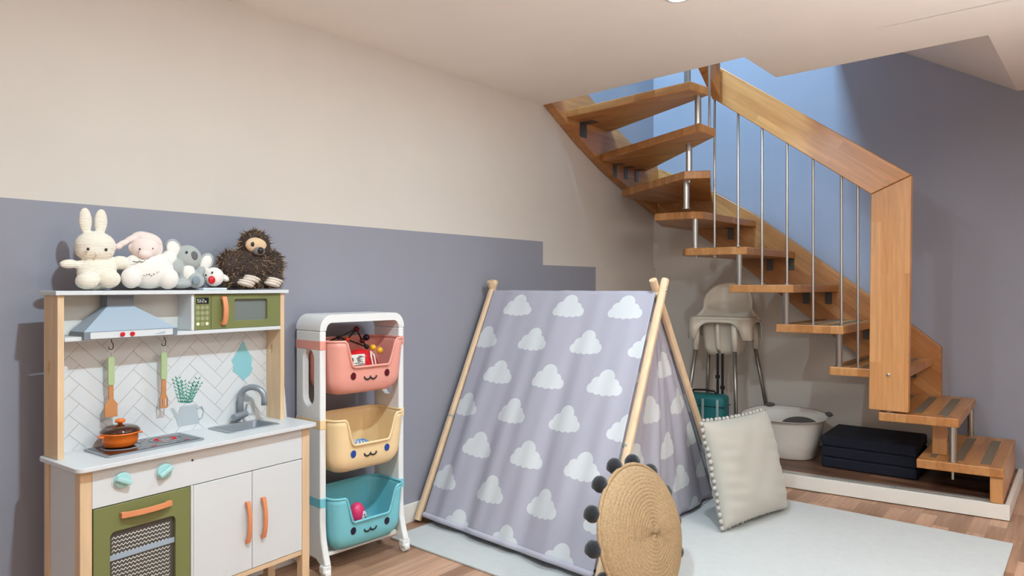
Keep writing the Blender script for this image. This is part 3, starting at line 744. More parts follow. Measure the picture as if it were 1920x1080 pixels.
# utensils
def utensil(name, label, y, ztop, slots):
    t = thing(name, label, 'toy utensil', KO, KA)
    R_ = lambda a, b: None
    x = .075
    mb = MB(); mb.prism([(x - .005, a, b) for a, b in rrect(y - .0095, ztop - .085, y + .0095, ztop, .006)], (.010, 0, 0)); h = mb.build('grip', M['sage'], t, bev=.002)
    c_ = MB(); c_.prism([(x - .02, a, b) for a, b in arc(y, ztop - .008, .0035, 0, 2 * PI, 10)[:-1]], (.04, 0, 0)); 
    mb = MB()
    zb_ = ztop - .0853
    if slots:
        mb.prism([(x - .003, a, b) for a, b in [(y - .007, zb_), (y - .007, zb_ - .045), (y - .013, zb_ - .06), (y - .013, zb_ - .084), (y - .0095, zb_ - .087), (y - .0095, zb_ - .06), (y - .0045, zb_ - .06), (y - .0045, zb_ - .088), (y + .0045, zb_ - .088), (y + .0045, zb_ - .06), (y + .0095, zb_ - .06), (y + .0095, zb_ - .087), (y + .013, zb_ - .084), (y + .013, zb_ - .06), (y + .007, zb_ - .045), (y + .007, zb_)]], (.006, 0, 0))
        mb.box((x - .0032, y - .0125, zb_ - .0895), (x + .0028, y + .0125, zb_ - .0835))
    else:
        mb.prism([(x - .003, a, b) for a, b in [(y - .007, zb_), (y - .007, zb_ - .04), (y - .018, zb_ - .056), (y - .018, zb_ - .092), (y + .018, zb_ - .094), (y + .018, zb_ - .056), (y + .007, zb_ - .04), (y + .007, zb_)]], (.006, 0, 0))
    mb.build('blade', M['bamboo'], t, bev=.001)
    mb = MB(); mb.tube([(x, y + .004 * math.cos(a), ztop + .012 + .013 * math.sin(a)) for a in [k * PI / 8 for k in range(16)]], .0006, 5, closed=True); mb.build('hanging_loop', M['dispwhite'], t)
    return t
utensil('toy_spatula', 'green-handled toy spatula with plain square wooden blade hanging from the left hook', hy1, hz1 - .021, False)
utensil('toy_slotted_turner', 'green-handled toy turner with slotted wooden head hanging from the right hook', hy2, hz2 - .021, True)
# pot
pc = (.112, .180)
pot = thing('toy_pot', 'orange toy cooking pot with brown lid standing on the hob', 'toy pot', KO, KA)
zz = CT + .0070
mb = MB(); mb.lathe([(.036, 0), (.043, .004), (.047, .018), (.049, .036), (.053, .038), (.053, .042), (.046, .042)], (pc[0], pc[1], zz), 36); mb.build('pot_body', M['potorange'], pot, smooth=True)
for s_ in (-1, 1): mb = MB(); mb.box((pc[0] - .014, pc[1] + s_ * .052 - .007, zz + .030), (pc[0] + .014, pc[1] + s_ * .052 + .007, zz + .037)); mb.build('pot_handle', M['potorange'], pot, bev=.003)
mb = MB(); mb.lathe([(.053, .0425), (.053, .046), (.046, .054), (.030, .060), (.008, .063), (.0, .063)], (pc[0], pc[1], zz), 36); lid = mb.build('lid', M['lidbrown'], pot, smooth=True)
mb = MB(); mb.lathe([(.006, .0625), (.006, .067), (.013, .069), (.014, .075), (.010, .079), (0, .080)], (pc[0], pc[1], zz), 20); mb.build('lid_knob', M['potorange'], lid, smooth=True)

# ------------------------------------------------------------------ stuffed toys on the top board
ZT = 1.0662
def toy(name, label, cat='stuffed toy'): return thing(name, label, cat, KO, KA)
def tp(px, py, dx): return K(px, py, dx)
def pr(px): return K(px + .5, 500, .07).y - K(px - .5, 500, .07).y       # metres per pixel across at the shelf
def blob(mb, px, py, dx, rw, rd, rz, tilt=0):
    c = tp(px, py, dx); s = pr(px); sz = 1.06 * s
    if c.z - rz * sz < ZT + .0015: c.z = ZT + .0015 + rz * sz
    mx = Matrix.Rotation(tilt, 3, 'X') if tilt else None
    mb.ell(c, (rd * s, rw * s, rz * sz), 24, 14, mx=mx); return c, s
def dot(par, name, px, py, dx, r, mt, rx=.3):
    c = tp(px, py, dx); s = pr(px); mb = MB(); mb.ell(c, (r * s * rx + .0008, r * s, r * s * 1.1), 12, 8); return mb.build(name, mt, par, smooth=True)
# rabbit
t = toy('plush_rabbit', 'cream ribbed rabbit soft toy with upright ears, leftmost on the toy kitchen')
mb = MB()
blob(mb, 182, 515, .062, 37, 24, 33); blob(mb, 179, 461, .062, 38, 28, 28); blob(mb, 178, 470, .062, 36, 28, 22)
blob(mb, 160, 414, .062, 12.5, 7, 26, .03); blob(mb, 189, 416, .062, 12.5, 7, 25, -.05)
blob(mb, 130, 495, .066, 19, 9, 9, .05); blob(mb, 150, 497, .062, 14, 9, 9); blob(mb, 227, 493, .066, 20, 12, 13, -.1); blob(mb, 208, 495, .062, 12, 10, 12)
blob(mb, 163, 527, .092, 21, 20, 16); blob(mb, 204, 523, .092, 21, 20, 17)
mb.build('body', M['plushcream'], t, remesh=.0026)
dot(t, 'eye', 165, 467, .1035, 2.8, M['dark']); dot(t, 'eye', 199, 468, .1035, 2.8, M['dark']); dot(t, 'nose', 182, 475, .107, 2.4, M['plushpink'])
# bear in night cap
t = toy('plush_bear', 'white fleece teddy bear in a pale pink pointed cap, sitting right of the rabbit')
mb = MB()
blob(mb, 280, 506, .066, 46, 28, 34); blob(mb, 316, 486, .066, 15, 12, 17, -.4); blob(mb, 250, 490, .07, 16, 12, 12, .4)
blob(mb, 246, 521, .100, 18, 17, 19); blob(mb, 315, 522, .100, 18, 17, 19)
mb.build('body', M['plushwhite'], t, remesh=.003)
mb = MB(); blob(mb, 272, 466, .075, 27, 23, 21); blob(mb, 246, 464, .07, 6, 5, 8); blob(mb, 272, 477, .098, 12, 10, 9); mb.build('head', M['plushpink'], t, remesh=.0025)
mb = MB(); blob(mb, 277, 452, .066, 26, 22, 15, -.25); blob(mb, 262, 441, .066, 15, 11, 7, .2); blob(mb, 246, 448, .068, 15, 9, 6, .5); blob(mb, 231, 456, .07, 12, 8, 5.5, .5); blob(mb, 222, 462, .07, 8, 7, 6, .4); blob(mb, 292, 466, .066, 11, 16, 17)
mb.build('cap', M['plushpink'], t, remesh=.0025)
dot(t, 'eye', 262, 467, .1105, 1.8, M['dark']); dot(t, 'eye', 286, 466, .1105, 1.8, M['dark'])
mb = MB()
for k, (px, py) in enumerate(((270, 517), (275, 515), (280, 514), (284, 517), (289, 514), (294, 512), (297, 510))): mb.ell(tp(px, py, .1105), (.0012, .0024, .0013), 8, 5)
mb.build('stitching', M['dark'], t)
mb = MB(); rr = random.Random(5)
for k in range(16): mb.ell(tp(250 + k * 1.9, 489 - abs(k - 6) * .1 + rr.random() * 3, .101), (.0025, .0016, .0014), 6, 4)
mb.build('collar_print', M['dark'], t)
# koala
t = toy('plush_koala', 'grey koala soft toy with big pale ears between the bear and the sloth')
mb = MB(); blob(mb, 352, 484, .066, 24, 20, 22, -.2); blob(mb, 346, 518, .062, 22, 18, 20); blob(mb, 331, 502, .075, 13, 12, 15, .1); blob(mb, 374, 512, .07, 8, 9, 14, -.5); blob(mb, 340, 532, .09, 20, 15, 8); blob(mb, 368, 526, .098, 14, 12, 13)
mb.build('body', M['plushgrey'], t, remesh=.0025)
mb = MB(); blob(mb, 353, 512, .083, 12, 9, 16); mb.build('belly', M['plushwhite'], t, smooth=True)
for px, py, a in ((325, 466, .3), (386, 492, -.5)):
    mb = MB(); blob(mb, px, py, .064, 15 if px < 350 else 13, 7, 17, a); e = mb.build('ear', M['plushgrey'], t, smooth=True)
    mb = MB(); blob(mb, px, py + 1, .071, 12.5 if px < 350 else 10, 5, 14, a); mb.build('ear_lining', M['plushwhite'], e, smooth=True)
c = tp(364, 480, .098); mb = MB(); mb.ell(c, (.006, .0125, .0155), 20, 12); mb.build('nose', M['nosegrey'], t, smooth=True)
dot(t, 'eye', 350, 473, .097, 2.2, M['dark'])
c = tp(368, 526, .118); mb = MB(); mb.ell(c, (.005, .014, .0145), 16, 10); mb.build('foot_pad', M['plushblue'], t, smooth=True)
# small plush with red nose on little white box
t = toy('plush_dog', 'small pale soft toy with a round red nose beside the sloth')
mb = MB(); blob(mb, 401, 519, .092, 17, 15, 15.5); blob(mb, 421, 521, .09, 9, 6, 5, -.6); blob(mb, 388, 510, .088, 4, 5, 8, .3)
mb.build('head', M['plushwhite'], t, remesh=.002)
dot(t, 'nose', 397, 525, .1175, 6.5, M['red'], .5); dot(t, 'eye', 398, 511, .1165, 1.8, M['dark']); dot(t, 'eye', 386, 516, .1125, 1.8, M['dark'])
mb = MB(); a = tp(372, 541, .10); b = tp(416, 541, .10); mb.box((.084, a.y, ZT + .0005), (.130, b.y, ZT + .0075)); o = mb.build('flat_box', M['silverlt2'], bev=.001); o.location = KO; o.rotation_euler = (0, 0, KA)
tag(o, 'thin pale box lying on the shelf edge below the red-nosed soft toy', 'box')
# sloth
t = toy('plush_sloth', 'shaggy dark brown sloth soft toy with beige face at the right end of the shelf')
ells = [(477, 463, .066, 26, 24, 27, 0), (470, 505, .058, 40, 28, 34, 0), (436, 503, .066, 24, 18, 30, .3), (508, 505, .066, 20, 18, 30, -.2), (455, 528, .088, 26, 22, 11, 0), (503, 524, .085, 22, 20, 14, 0)]
mb = MB()
EL = []
for e in ells:
    c, s = blob(mb, *e); EL.append((c, Vector((e[4] * s, e[3] * s, e[5] * s * 1.06)), e[6]))
body = mb.build('body', M['furdark'], t, remesh=.004)
mb = MB(); rr = random.Random(11)
fc = tp(483, 462, .095)
for (c, r, a), cnt in zip(EL, (520, 800, 520, 420, 260, 260)):
    Rm = Matrix.Rotation(a, 3, 'X')
    for k in range(cnt):
        z_ = rr.uniform(-.85, 1); th = rr.uniform(0, 2 * PI); q = math.sqrt(max(0, 1 - z_ * z_)); nrm = Vector((q * math.cos(th), q * math.sin(th), z_))
        p = c + Rm @ Vector((nrm.x * r.x, nrm.y * r.y, nrm.z * r.z)) * .96
        if p.x > .072 and abs(p.y - fc.y) < .044 and abs(p.z - fc.z) < .028: continue
        if p.z < ZT + .004: continue
        d = (Rm @ nrm + Vector((rr.gauss(0, .35), rr.gauss(0, .35), rr.gauss(-.25, .35)))).normalized()
        L_ = rr.uniform(.012, .026); tip = p + d * L_ + Vector((0, 0, -.003))
        if tip.z < ZT + .002: tip.z = ZT + .002
        sd = d.cross(Vector((rr.random(), rr.random(), rr.random()))).normalized() * .0013; s2 = d.cross(sd).normalized() * .0013
        mb.mi = 0 if rr.random() < .55 else 1
        A = [mb.v(p + sd), mb.v(p - sd * .5 + s2), mb.v(p - sd * .5 - s2)]; tv = mb.v(tip)
        for i in range(3): mb._f([A[i], A[(i + 1) % 3], tv])
fur = mb.build('fur', [M['furdark'], M['furtan']], t)
fur['kind'] = 'stuff'
mb = MB(); c = tp(481, 460, .100); mb.ell(c, (.021, .042, .028), 20, 12); mb.build('face', M['slothface'], t, smooth=True)
mb = MB(); c = tp(485, 471, .113); mb.ell(c, (.018, .022, .016), 20, 12); mz = mb.build('muzzle', M['slothgrey'], t, smooth=True)
dot(mz, 'nose', 489, 470, .1325, 5, M['dark'], .6); dot(t, 'eye', 474, 458, .1155, 3.6, M['dark']); dot(t, 'eye', 492, 460, .1135, 3.2, M['dark'])
for px, py, n_ in ((460, 530, 2), (470, 522, 2), (510, 530, 3)):
    for k in range(n_):
        mb = MB(); c = tp(px + k * 3, py - k * 4 + 3, .126); c.z = max(c.z, ZT + .006 + k * .007); mb.ell(c, (.020, .031, .0075), 16, 8, mx=Matrix.Rotation(-.25, 3, 'X')); mb.build('claw', M['felt'], t, smooth=True)

# ------------------------------------------------------------------ rolling bin cart
CO = Vector((.04, 1.525, 0)); CA = math.radians(-3.0)
cart = thing('storage_cart', 'white plastic rolling rack holding three coloured cat-face bins between toy kitchen and tent', 'storage rack', CO, CA)
# local: x out from wall 0..0.18, y width 0..0.385
CD, CW, CH = .170, .39, .972
def side_outline():
    # profile of one side seen from the side (x,z), flared foot
    return [(.0, .09), (.0, CH - .035)] + [(CD * .0 + .035 - .035 * math.cos(a), CH - .035 + .035 * math.sin(a)) for a in ()] + [(CD, CH - .035), (CD, .16), (CD + .012, .11), (CD + .040, .055), (CD + .040, .045), (CD + .0, .045), (CD - .05, .075), (.02, .075), (-.0, .06)]
def strap():
    """wide arch: outer and inner loop, extruded in depth"""
    outer = [(0, .35), (0, CH - .045)] + [(.045 - .045 * math.cos(a), CH - .045 + .045 * math.sin(a)) for a in [k * PI / 16 for k in range(1, 9)]] + \
            [(CW - .045 + .045 * math.sin(a), CH - .045 + .045 * math.cos(a)) for a in [k * PI / 16 for k in range(0, 9)]] + [(CW, .35)]
    return outer
# side panels with oval holes
for s_, y in ((0, 0.0), (1, CW - .026)):
    mb = MB(); pts = [(.0, .065), (.0, CH - .06), (CD, CH - .06), (CD, .20), (CD + .006, .14), (CD + .022, .085), (CD + .036, .050), (CD + .0, .045), (CD - .03, .062)]
    mb.prism([(x, y, z) for x, z in pts], (0, .026, 0)); o = mb.build('side_panel', M['plastic'], cart)
    cs = []
    for zc_, hh in ((.735, .105), (.44, .095), (.17, .07)):
        c_ = MB(); pr_ = arc(CD * .52, zc_ + hh - .036, .036, 0, PI, 8) + arc(CD * .52, zc_ - hh + .036, .036, PI, 2 * PI, 8); c_.prism([(x, y - .02, z) for x, z in pr_], (0, .07, 0)); cs.append(c_)
    cut(o, cs)
    q = o.modifiers.new('bevel', 'BEVEL'); q.width = .006; q.segments = 3; q.limit_method = 'ANGLE'; q.angle_limit = math.radians(50)
# top arch
mb = MB(); n = 10
ou = [(0, CH - .0595)] + [(.05 - .05 * math.cos(a), CH - .055 + .055 * math.sin(a)) for a in [k * PI / 2 / n for k in range(n + 1)]] + [(CW - .05 + .05 * math.sin(a), CH - .055 + .055 * math.cos(a)) for a in [k * PI / 2 / n for k in range(n + 1)]] + [(CW, CH - .0595)]
inn = [(CW - .026, CH - .0595)] + [(CW - .052 + .026 * math.cos(a), CH - .060 + .030 * math.sin(a)) for a in [k * PI / 2 / n for k in range(n + 1)]] + [(.052 - .026 * math.sin(a), CH - .060 + .030 * math.cos(a)) for a in [k * PI / 2 / n for k in range(n + 1)]] + [(.026, CH - .0595)]
A = [mb.v((0, y, z)) for y, z in ou]; B = [mb.v((CD, y, z)) for y, z in ou]; A2 = [mb.v((0, y, z)) for y, z in inn[::-1]]; B2 = [mb.v((CD, y, z)) for y, z in inn[::-1]]
k = len(A)
for i in range(k - 1):
    mb._f([A[i], A[i + 1], B[i + 1], B[i]]); mb._f([A2[i], B2[i], B2[i + 1], A2[i + 1]]); mb._f([A[i], A2[i], A2[i + 1], A[i + 1]]); mb._f([B[i], B[i + 1], B2[i + 1], B2[i]])
mb._f([A[0], B[0], B2[0], A2[0]]); mb._f([A[-1], A2[-1], B2[-1], B[-1]])
mb.build('top_arch', M['plastic'], cart, smooth=False, bev=.005, seg=3)
# collars, bins
def make_bin(mt, ztop, h, nm):
    y0, y1 = .029, CW - .029; x0, x1 = .012, CD + .052; cy = (y0 + y1) / 2
    N_ = 64; rows = 9
    pr0 = rrect(0, 0, 1, 1, .22, 15)
    mb = MB(); ringsV = []
    def scoop(x, y):
        # front edge dips in the middle
        if x < x1 - .075: 
            return 0
        u = abs(y - cy) / ((y1 - y0) / 2); s = 1 - min(1, max(0, (u - .50) / .22)); s = s * s * (3 - 2 * s)
        fx_ = min(1, (x - (x1 - .075)) / .03); return .100 * s * fx_
    rim = []
    pts0 = dens(rrect(x0, y0, x1, y1, .045, 8), .008)
    k = len(pts0)
    cx_, cy_ = (x0 + x1) / 2, cy
    for j in range(rows + 1):
        t = j / rows; ring = []
        for (x, y) in pts0:
            zt_ = ztop - scoop(x, y); zb_ = ztop - h
            z = zt_ + (zb_ - zt_) * t
            g = (ztop - z) / h
            sh = 1 - .07 * g - .16 * max(0, (g - .72) / .28) ** 2.2
            ring.append(mb.v((cx_ + (x - cx_) * sh - .012 * g, cy_ + (y - cy_) * sh, z)))
            if j == 0: rim.append((cx_ + (x - cx_) * sh, cy_ + (y - cy_) * sh, z))
        ringsV.append(ring)
    for j in range(rows): ringfaces(mb, ringsV[j], ringsV[j + 1])
    mb._f(ringsV[-1])
    o = mb.build(nm, mt, cart, smooth=True, solid=.003)
    m2 = MB(); m2.tube(rim, .0048, 8, closed=True); m2.build('rim', mt, o, smooth=True)
    return o, (x1, cy, ztop, h)
bins = []
for mt, ztop, nm, ey in ((M['coral'], .872, 'coral_bin', M['darkred']), (M['yellow'], .578, 'yellow_bin', mat('blue_eye', (30, 70, 150), .4)), (M['teal'], .288, 'turquoise_bin', M['navybead'])):
    o, (x1, cy, zt, h) = make_bin(mt, ztop, .200, 'bin'); o['label'] = nm.replace('_', ' ')
    bins.append(o)
    xf = x1 - .006 - .012 * .62
    zf = ztop - .133
    def fxat(z): g = (ztop - z) / .2; return (x1 + .012) / 2 + (x1 - (x1 + .012) / 2) * (1 - .07 * g - .16 * max(0, (g - .72) / .28) ** 2.2) - .012 * g
    for s_ in (-1, 1):
        m2 = MB(); m2.ell((fxat(zf) + .0022, cy + s_ * .078, zf), (.002, .0125, .015), 18, 10); m2.build('eye', ey, o, smooth=True)
    m2 = MB(); mz_ = zf - .014
    pth = [(fxat(mz_) + .003, cy - .028 + .014 - .014 * math.cos(a), mz_ + .008 - .012 * math.sin(a)) for a in [k * PI / 8 for k in range(9)]] + [(fxat(mz_) + .003, cy + .014 - .014 * math.cos(a), mz_ + .008 - .012 * math.sin(a)) for a in [k * PI / 8 for k in range(1, 9)]]
    m2.tube(pth, .0032, 8); m2.build('mouth', M['dark'], o, smooth=True)
    for s_, y in ((0, -.0006), (1, CW - .0254)):
        m2 = MB(); m2.box((-.001, y, ztop - .032), (CD + .0012, y + .026, ztop + .004)); c_ = m2.build('collar', mt, o, bev=.003)
# lower crossbars and casters
for x in (.02, CD - .02):
    mb = MB(); mb.box((x - .009, .0265, .066), (x + .009, CW - .0265, .080)); mb.build('crossbar', M['plastic'], cart, bev=.003)
for x, s_ in ((.02, -1), (CD + .018, 1)):
    for y in (.010, CW - .012):
        mb = MB(); mb.box((x - .016, y - .018, .022), (x + .016, y + .018, .052)); c_ = mb.build('caster', M['plastic'], cart, bev=.006)
        mb = MB(); mb.tube([(x + .004, y - .012, .0205), (x + .004, y + .012, .0205)], .019, 18); mb.build('wheel', M['plastic'], c_, bev=.003)
CM = Matrix.Translation(CO) @ Matrix.Rotation(CA, 4, 'Z')
# toys in the bins
def ct(name, label, cat): return thing(name, label, cat, CO, CA)
zb1 = .872 - .200 + .0035
t = ct('toy_bag', 'shiny red toy pouch with black and white label in the coral bin', 'toy')
mb = MB(); mb.ell((.122, .205, zb1 + .078), (.050, .088, .078), 24, 14); mb.build('pouch', M['red'], t, remesh=.004)
mb = MB(); mb.prism([(.172, y, z) for y, z in rrect(.125, zb1 + .098, .195, zb1 + .140, .006)], (.004, 0, 0)); l_ = mb.build('label_patch', M['dispwhite'], t, bev=.001)
mb = MB(); rr = random.Random(2)
for k in range(9): mb.box((.1765, .146 + rr.random() * .02, zb1 + .102 + k * .0038), (.1772, .165 + rr.random() * .027, zb1 + .104 + k * .0038))
mb.ell((.1765, .135, zb1 + .119), (.001, .007, .010), 10, 6)
mb.build('label_print', M['dark'], l_)
mb = MB(); mb.tube([(.172, .235, zb1 + .09), (.170, .228, zb1 + .125), (.160, .232, zb1 + .145), (.165, .245, zb1 + .13), (.165, .253, zb1 + .095)], .0035, 6); mb.build('white_cord', M['dispwhite'], t)
t = ct('bead_maze', 'black wire bead maze with dark red and orange beads sticking up from the coral bin', 'toy')
mb = MB(); nodes = [(.055, .095, .858), (.060, .125, .81), (.045, .16, .875), (.060, .235, .905), (.050, .27, .855), (.060, .19, .865), (.050, .290, .868), (.060, .285, .83)]
links = [(0, 1), (0, 5), (2, 3), (2, 5), (3, 5), (3, 4), (4, 6), (5, 7), (1, 5), (4, 7), (0, 2)]
for a, b in links: mb.tube([nodes[a], nodes[b]], .0035, 6)
mb.build('wires', M['dark'], t)
for i, (mt, r_) in enumerate(((M['navybead'], .012), (M['navybead'], .012), (M['dark'], .009), (M['darkred'], .013), (M['darkred'], .011), (mat('orange_bead', (230, 80, 40), .3), .011), (M['navybead'], .014), (M['dark'], .010))):
    mb = MB(); mb.ell(nodes[i], r_, 14, 10); mb.build('bead', mt, t, smooth=True)
for k, (p, r_) in enumerate((((.135, .262, zb1 + .158), .0125), ((.145, .288, zb1 + .145), .0135))):
    mb = MB(); mb.ell(p, r_, 16, 10); o = mb.build('yellow_ball', M['ballyellow'], smooth=True); o.location = CO; o.rotation_euler = (0, 0, CA)
    tag(o, ('upper' if k == 0 else 'lower') + ' of two small yellow balls beside the red pouch in the coral bin', 'ball')
    if k == 0:
        pass
zb2 = .578 - .2 + .0035
t = ct('toy_ball', 'white and blue patterned toy ball lying in the yellow bin', 'ball')
mb = MB(); mb.ell((.150, .185, zb2 + .052), .049, 28, 18); b0_ = mb.build('ball', M['white'], t, smooth=True)
mb = MB()
for k in range(5):
    a = k * .5 - 1.0; mb.tube([(.150 + .050 * math.cos(q_) * math.cos(a), .185 + .050 * math.cos(q_) * math.sin(a), zb2 + .052 + .050 * math.sin(q_)) for q_ in [.4 + j * .12 for j in range(9)]], .0022, 5)
mb.build('blue_pattern', mat('blue_print', (70, 130, 190), .4), b0_)
mb = MB(); mb.ell((.14, .125, zb2 + .045), .030, 20, 12); o = mb.build('green_ball', M['lime'], smooth=True); o.location = CO; o.rotation_euler = (0, 0, CA)
tag(o, 'small lime green ball left of the blue and white ball in the yellow bin', 'ball')
zb3 = .288 - .2 + .0035
t = ct('pink_toy', 'round pink toy figure with a small face in the turquoise bin', 'toy')
mb = MB(); mb.ell((.135, .185, zb3 + .095), (.03, .033, .045), 24, 16); mb.build('body', M['pink'], t, smooth=True)
mb = MB(); mb.lathe([(.022, .0), (.025, .02), (.022, .055)], (.135, .185, zb3 + .0005), 20); mb.build('base', M['pink'], t, smooth=True)
mb = MB(); mb.ell((.160, .200, zb3 + .088), (.006, .013, .020), 14, 10); f_ = mb.build('face', M['white'], t, smooth=True)
mb = MB(); mb.ell((.1665, .199, zb3 + .095), (.0012, .003, .003), 8, 6); mb.ell((.1665, .203, zb3 + .085), (.0012, .004, .002), 8, 6); mb.build('face_print', M['dark'], f_)
t = ct('strawberry_toy', 'green-lidded toy cup with red fruit picture left of the pink toy in the turquoise bin', 'toy')
mb = MB(); mb.lathe([(.026, .0), (.029, .03), (.029, .07)], (.145, .125, zb3 + .0005), 24); mb.build('cup', M['white'], t, smooth=True)
mb = MB(); mb.lathe([(.030, .0705), (.030, .078), (.020, .090), (.006, .094), (0, .094)], (.145, .125, zb3), 24); mb.build('lid', M['lime'], t, smooth=True)
mb = MB(); mb.ell((.174, .132, zb3 + .048), (.003, .014, .017), 16, 10); mb.build('fruit_print', M['red'], t, smooth=True)
mb = MB(); mb.box((.10, .23, 0), (.190, .335, .006)); o = mb.build('toy_tray', M['plate'], bev=.002); o.matrix_world = CM @ Matrix.Translation((0, 0, zb3 + .002))
tag(o, 'flat pale yellow toy tray lying on the right side of the turquoise bin', 'toy')

# ------------------------------------------------------------------ play tent
AP_A, AP_B = Vector((.055, 2.655, 1.065)), Vector((.965, 2.715, 1.065))
FA, FB, FC, FD = Vector((.040, 2.155, .012)), Vector((1.035, 2.085, .012)), Vector((.985, 3.38, .012)), Vector((.045, 3.18, .012))
tent = thing('play_tent', 'grey A-frame play tent printed with white clouds on wooden poles, standing on the rug', 'tent', (.5, 2.7, 0))
ti = Vector((-.5, -2.7, 0))
def TT(mb): bmesh.ops.translate(mb.bm, verts=mb.bm.verts, vec=ti); return mb
def pole(foot, apex, ext=.045, r=.017, off=(0, 0, 0)):
    foot = foot + Vector(off); apex = apex + Vector(off); d = (apex - foot).normalized(); top = apex + d * ext
    s1 = d.cross(Vector((1, 0, 0))).normalized(); s2 = d.cross(s1).normalized()
    mb = MB(); A = []; B = []
    # four sided bar with chamfered corners
    for k in range(8):
        a = PI / 8 + k * PI / 4; A.append(foot + (s1 * math.cos(a) + s2 * math.sin(a)) * r * 1.05); B.append(top + (s1 * math.cos(a) + s2 * math.sin(a)) * r * 1.05)
    va = [mb.v(p) for p in A]; vb = [mb.v(p) for p in B]; ringfaces(mb, va, vb); mb._f(va[::-1]); mb._f(vb)
    return TT(mb).build('pole', M['pine'], tent, bev=.002)
pole(FA, AP_A); pole(FD, AP_A, off=(-.0, 0, 0)); 
pole(FB, AP_B, ext=.05, off=(.016, 0, 0)); pole(FC, AP_B, ext=.05, off=(-.018, 0, 0))
mb = MB(); mb.tube([AP_A + Vector((-.02, 0, -.022)), AP_B + Vector((.02, 0, -.022))], .012, 14); TT(mb).build('ridge_pole', M['pine'], tent, smooth=True)
mb = MB(); e_ = AP_B + Vector((.022, 0, -.004)); mb.tube([e_ + Vector((.0, -.004, 0)), e_ + Vector((.014, 0, 0))], .006, 12); TT(mb).build('bolt', M['steel'], tent)
def fabric(name, P00, P10, P11, P01, nu, nv, fold, uv0=(0, 0), sag=0, drape=1.0, seed=1, hem=0, th=.0016):
    """P00..P10 top edge, P01..P11 bottom edge; UV in metres"""
    rr = random.Random(seed); ph = [rr.uniform(0, 6.28) for _ in range(6)]
    mb = MB(); uvl = mb.bm.loops.layers.uv.new('UVMap'); G = []; UVs = {}
    nrm = ((P10 - P00).cross(P01 - P00)).normalized()
    LT, LB, LH = (P10 - P00).length, (P11 - P01).length, ((P01 + P11) / 2 - (P00 + P10) / 2).length
    for j in range(nv + 1):
        v = j / nv; row = []
        a = P00.lerp(P01, v); b = P10.lerp(P11, v); Lw = LT + (LB - LT) * v
        for i in range(nu + 1):
            u = i / nu; p = a.lerp(b, u)
            w_ = fold * min(1, .25 + v * drape) * (math.sin(u * 19 + ph[0] + v * 1.2) * .5 + math.sin(u * 33 + ph[1] - v * 1.6) * .35 + math.sin(u * 57 + ph[2] + v * 2) * .18)
            edge = min(1, u * 12, (1 - u) * 12)
            w_ *= .25 + .75 * edge
            w_ += sag * math.sin(PI * v) * .0 - sag * math.sin(PI * u) * math.sin(PI * v)
            q = p + nrm * w_
            vv = mb.v(q); row.append(vv); UVs[vv] = (uv0[0] + (u - .5) * Lw, uv0[1] + (1 - v) * LH)
        G.append(row)
    for j in range(nv):
        for i in range(nu):
            f = mb._f([G[j][i], G[j + 1][i], G[j + 1][i + 1], G[j][i + 1]])
            for lp in f.loops: lp[uvl].uv = UVs[lp.vert]
    bot = [v.co.copy() for v in G[-1]]
    bmesh.ops.translate(mb.bm, verts=mb.bm.verts, vec=ti)
    me = bpy.data.meshes.new(name); mb.bm.to_mesh(me); mb.bm.free(); o = bpy.data.objects.new(name, me); C.objects.link(o); o.parent = tent
    me.materials.append(M['cloud']); me.polygons.foreach_set('use_smooth', [True] * len(me.polygons))
    q = o.modifiers.new('solid', 'SOLIDIFY'); q.thickness = th; q.offset = 0
    return o, bot
rt_ = Vector((0, 0, -.006))
f1 = AP_A + Vector((.018, -.012, -.008)); f2 = AP_B + Vector((-.012, -.012, -.008))
g1 = FA + Vector((.03, .012, .03)); g2 = FB + Vector((-.012, .012, .03))
front, bot = fabric('front_panel', f1, f2, g2, g1, 150, 70, .015, uv0=(.095, 0.062), sag=.012, seed=4)
mb = MB(); mb.tube(bot, .012, 10); TT(mb).build('bottom_hem', mat('hem_grey', (190, 186, 198), .85), tent, smooth=True)
b1 = AP_A + Vector((.018, .012, -.008)); b2 = AP_B + Vector((-.03, .012, -.008))
fabric('back_panel', b2, b1, FD + Vector((.03, -.02, .03)), FC + Vector((-.05, -.02, .03)), 60, 40, .008, uv0=(.1, .05), sag=.01, seed=9)
mb = MB(); mb.tube([f1 + Vector((0, .012, .014)), f2 + Vector((0, .012, .014))], .0035, 8); 
mb.build('x', M['white']).name = 'x'; bpy.data.objects.remove(bpy.data.objects['x'])
# end panel facing the room (triangle)
mid_b = FB.lerp(FC, .5)
ea = AP_B + Vector((-.035, -.01, -.03)); eb = AP_B + Vector((-.035, .01, -.03))
fabric('end_panel', ea, eb, FC + Vector((-.045, -.06, .02)), FB + Vector((-.045, .05, .02)), 70, 60, .014, uv0=(.07, .08), sag=.02, seed=21)
ea = AP_A + Vector((.02, .01, -.03)); eb = AP_A + Vector((.02, -.01, -.03))
fabric('end_panel', ea, eb, FA + Vector((.02, .04, .02)), FD + Vector((.02, -.04, .02)), 40, 30, .006, uv0=(.02, .0), seed=5)
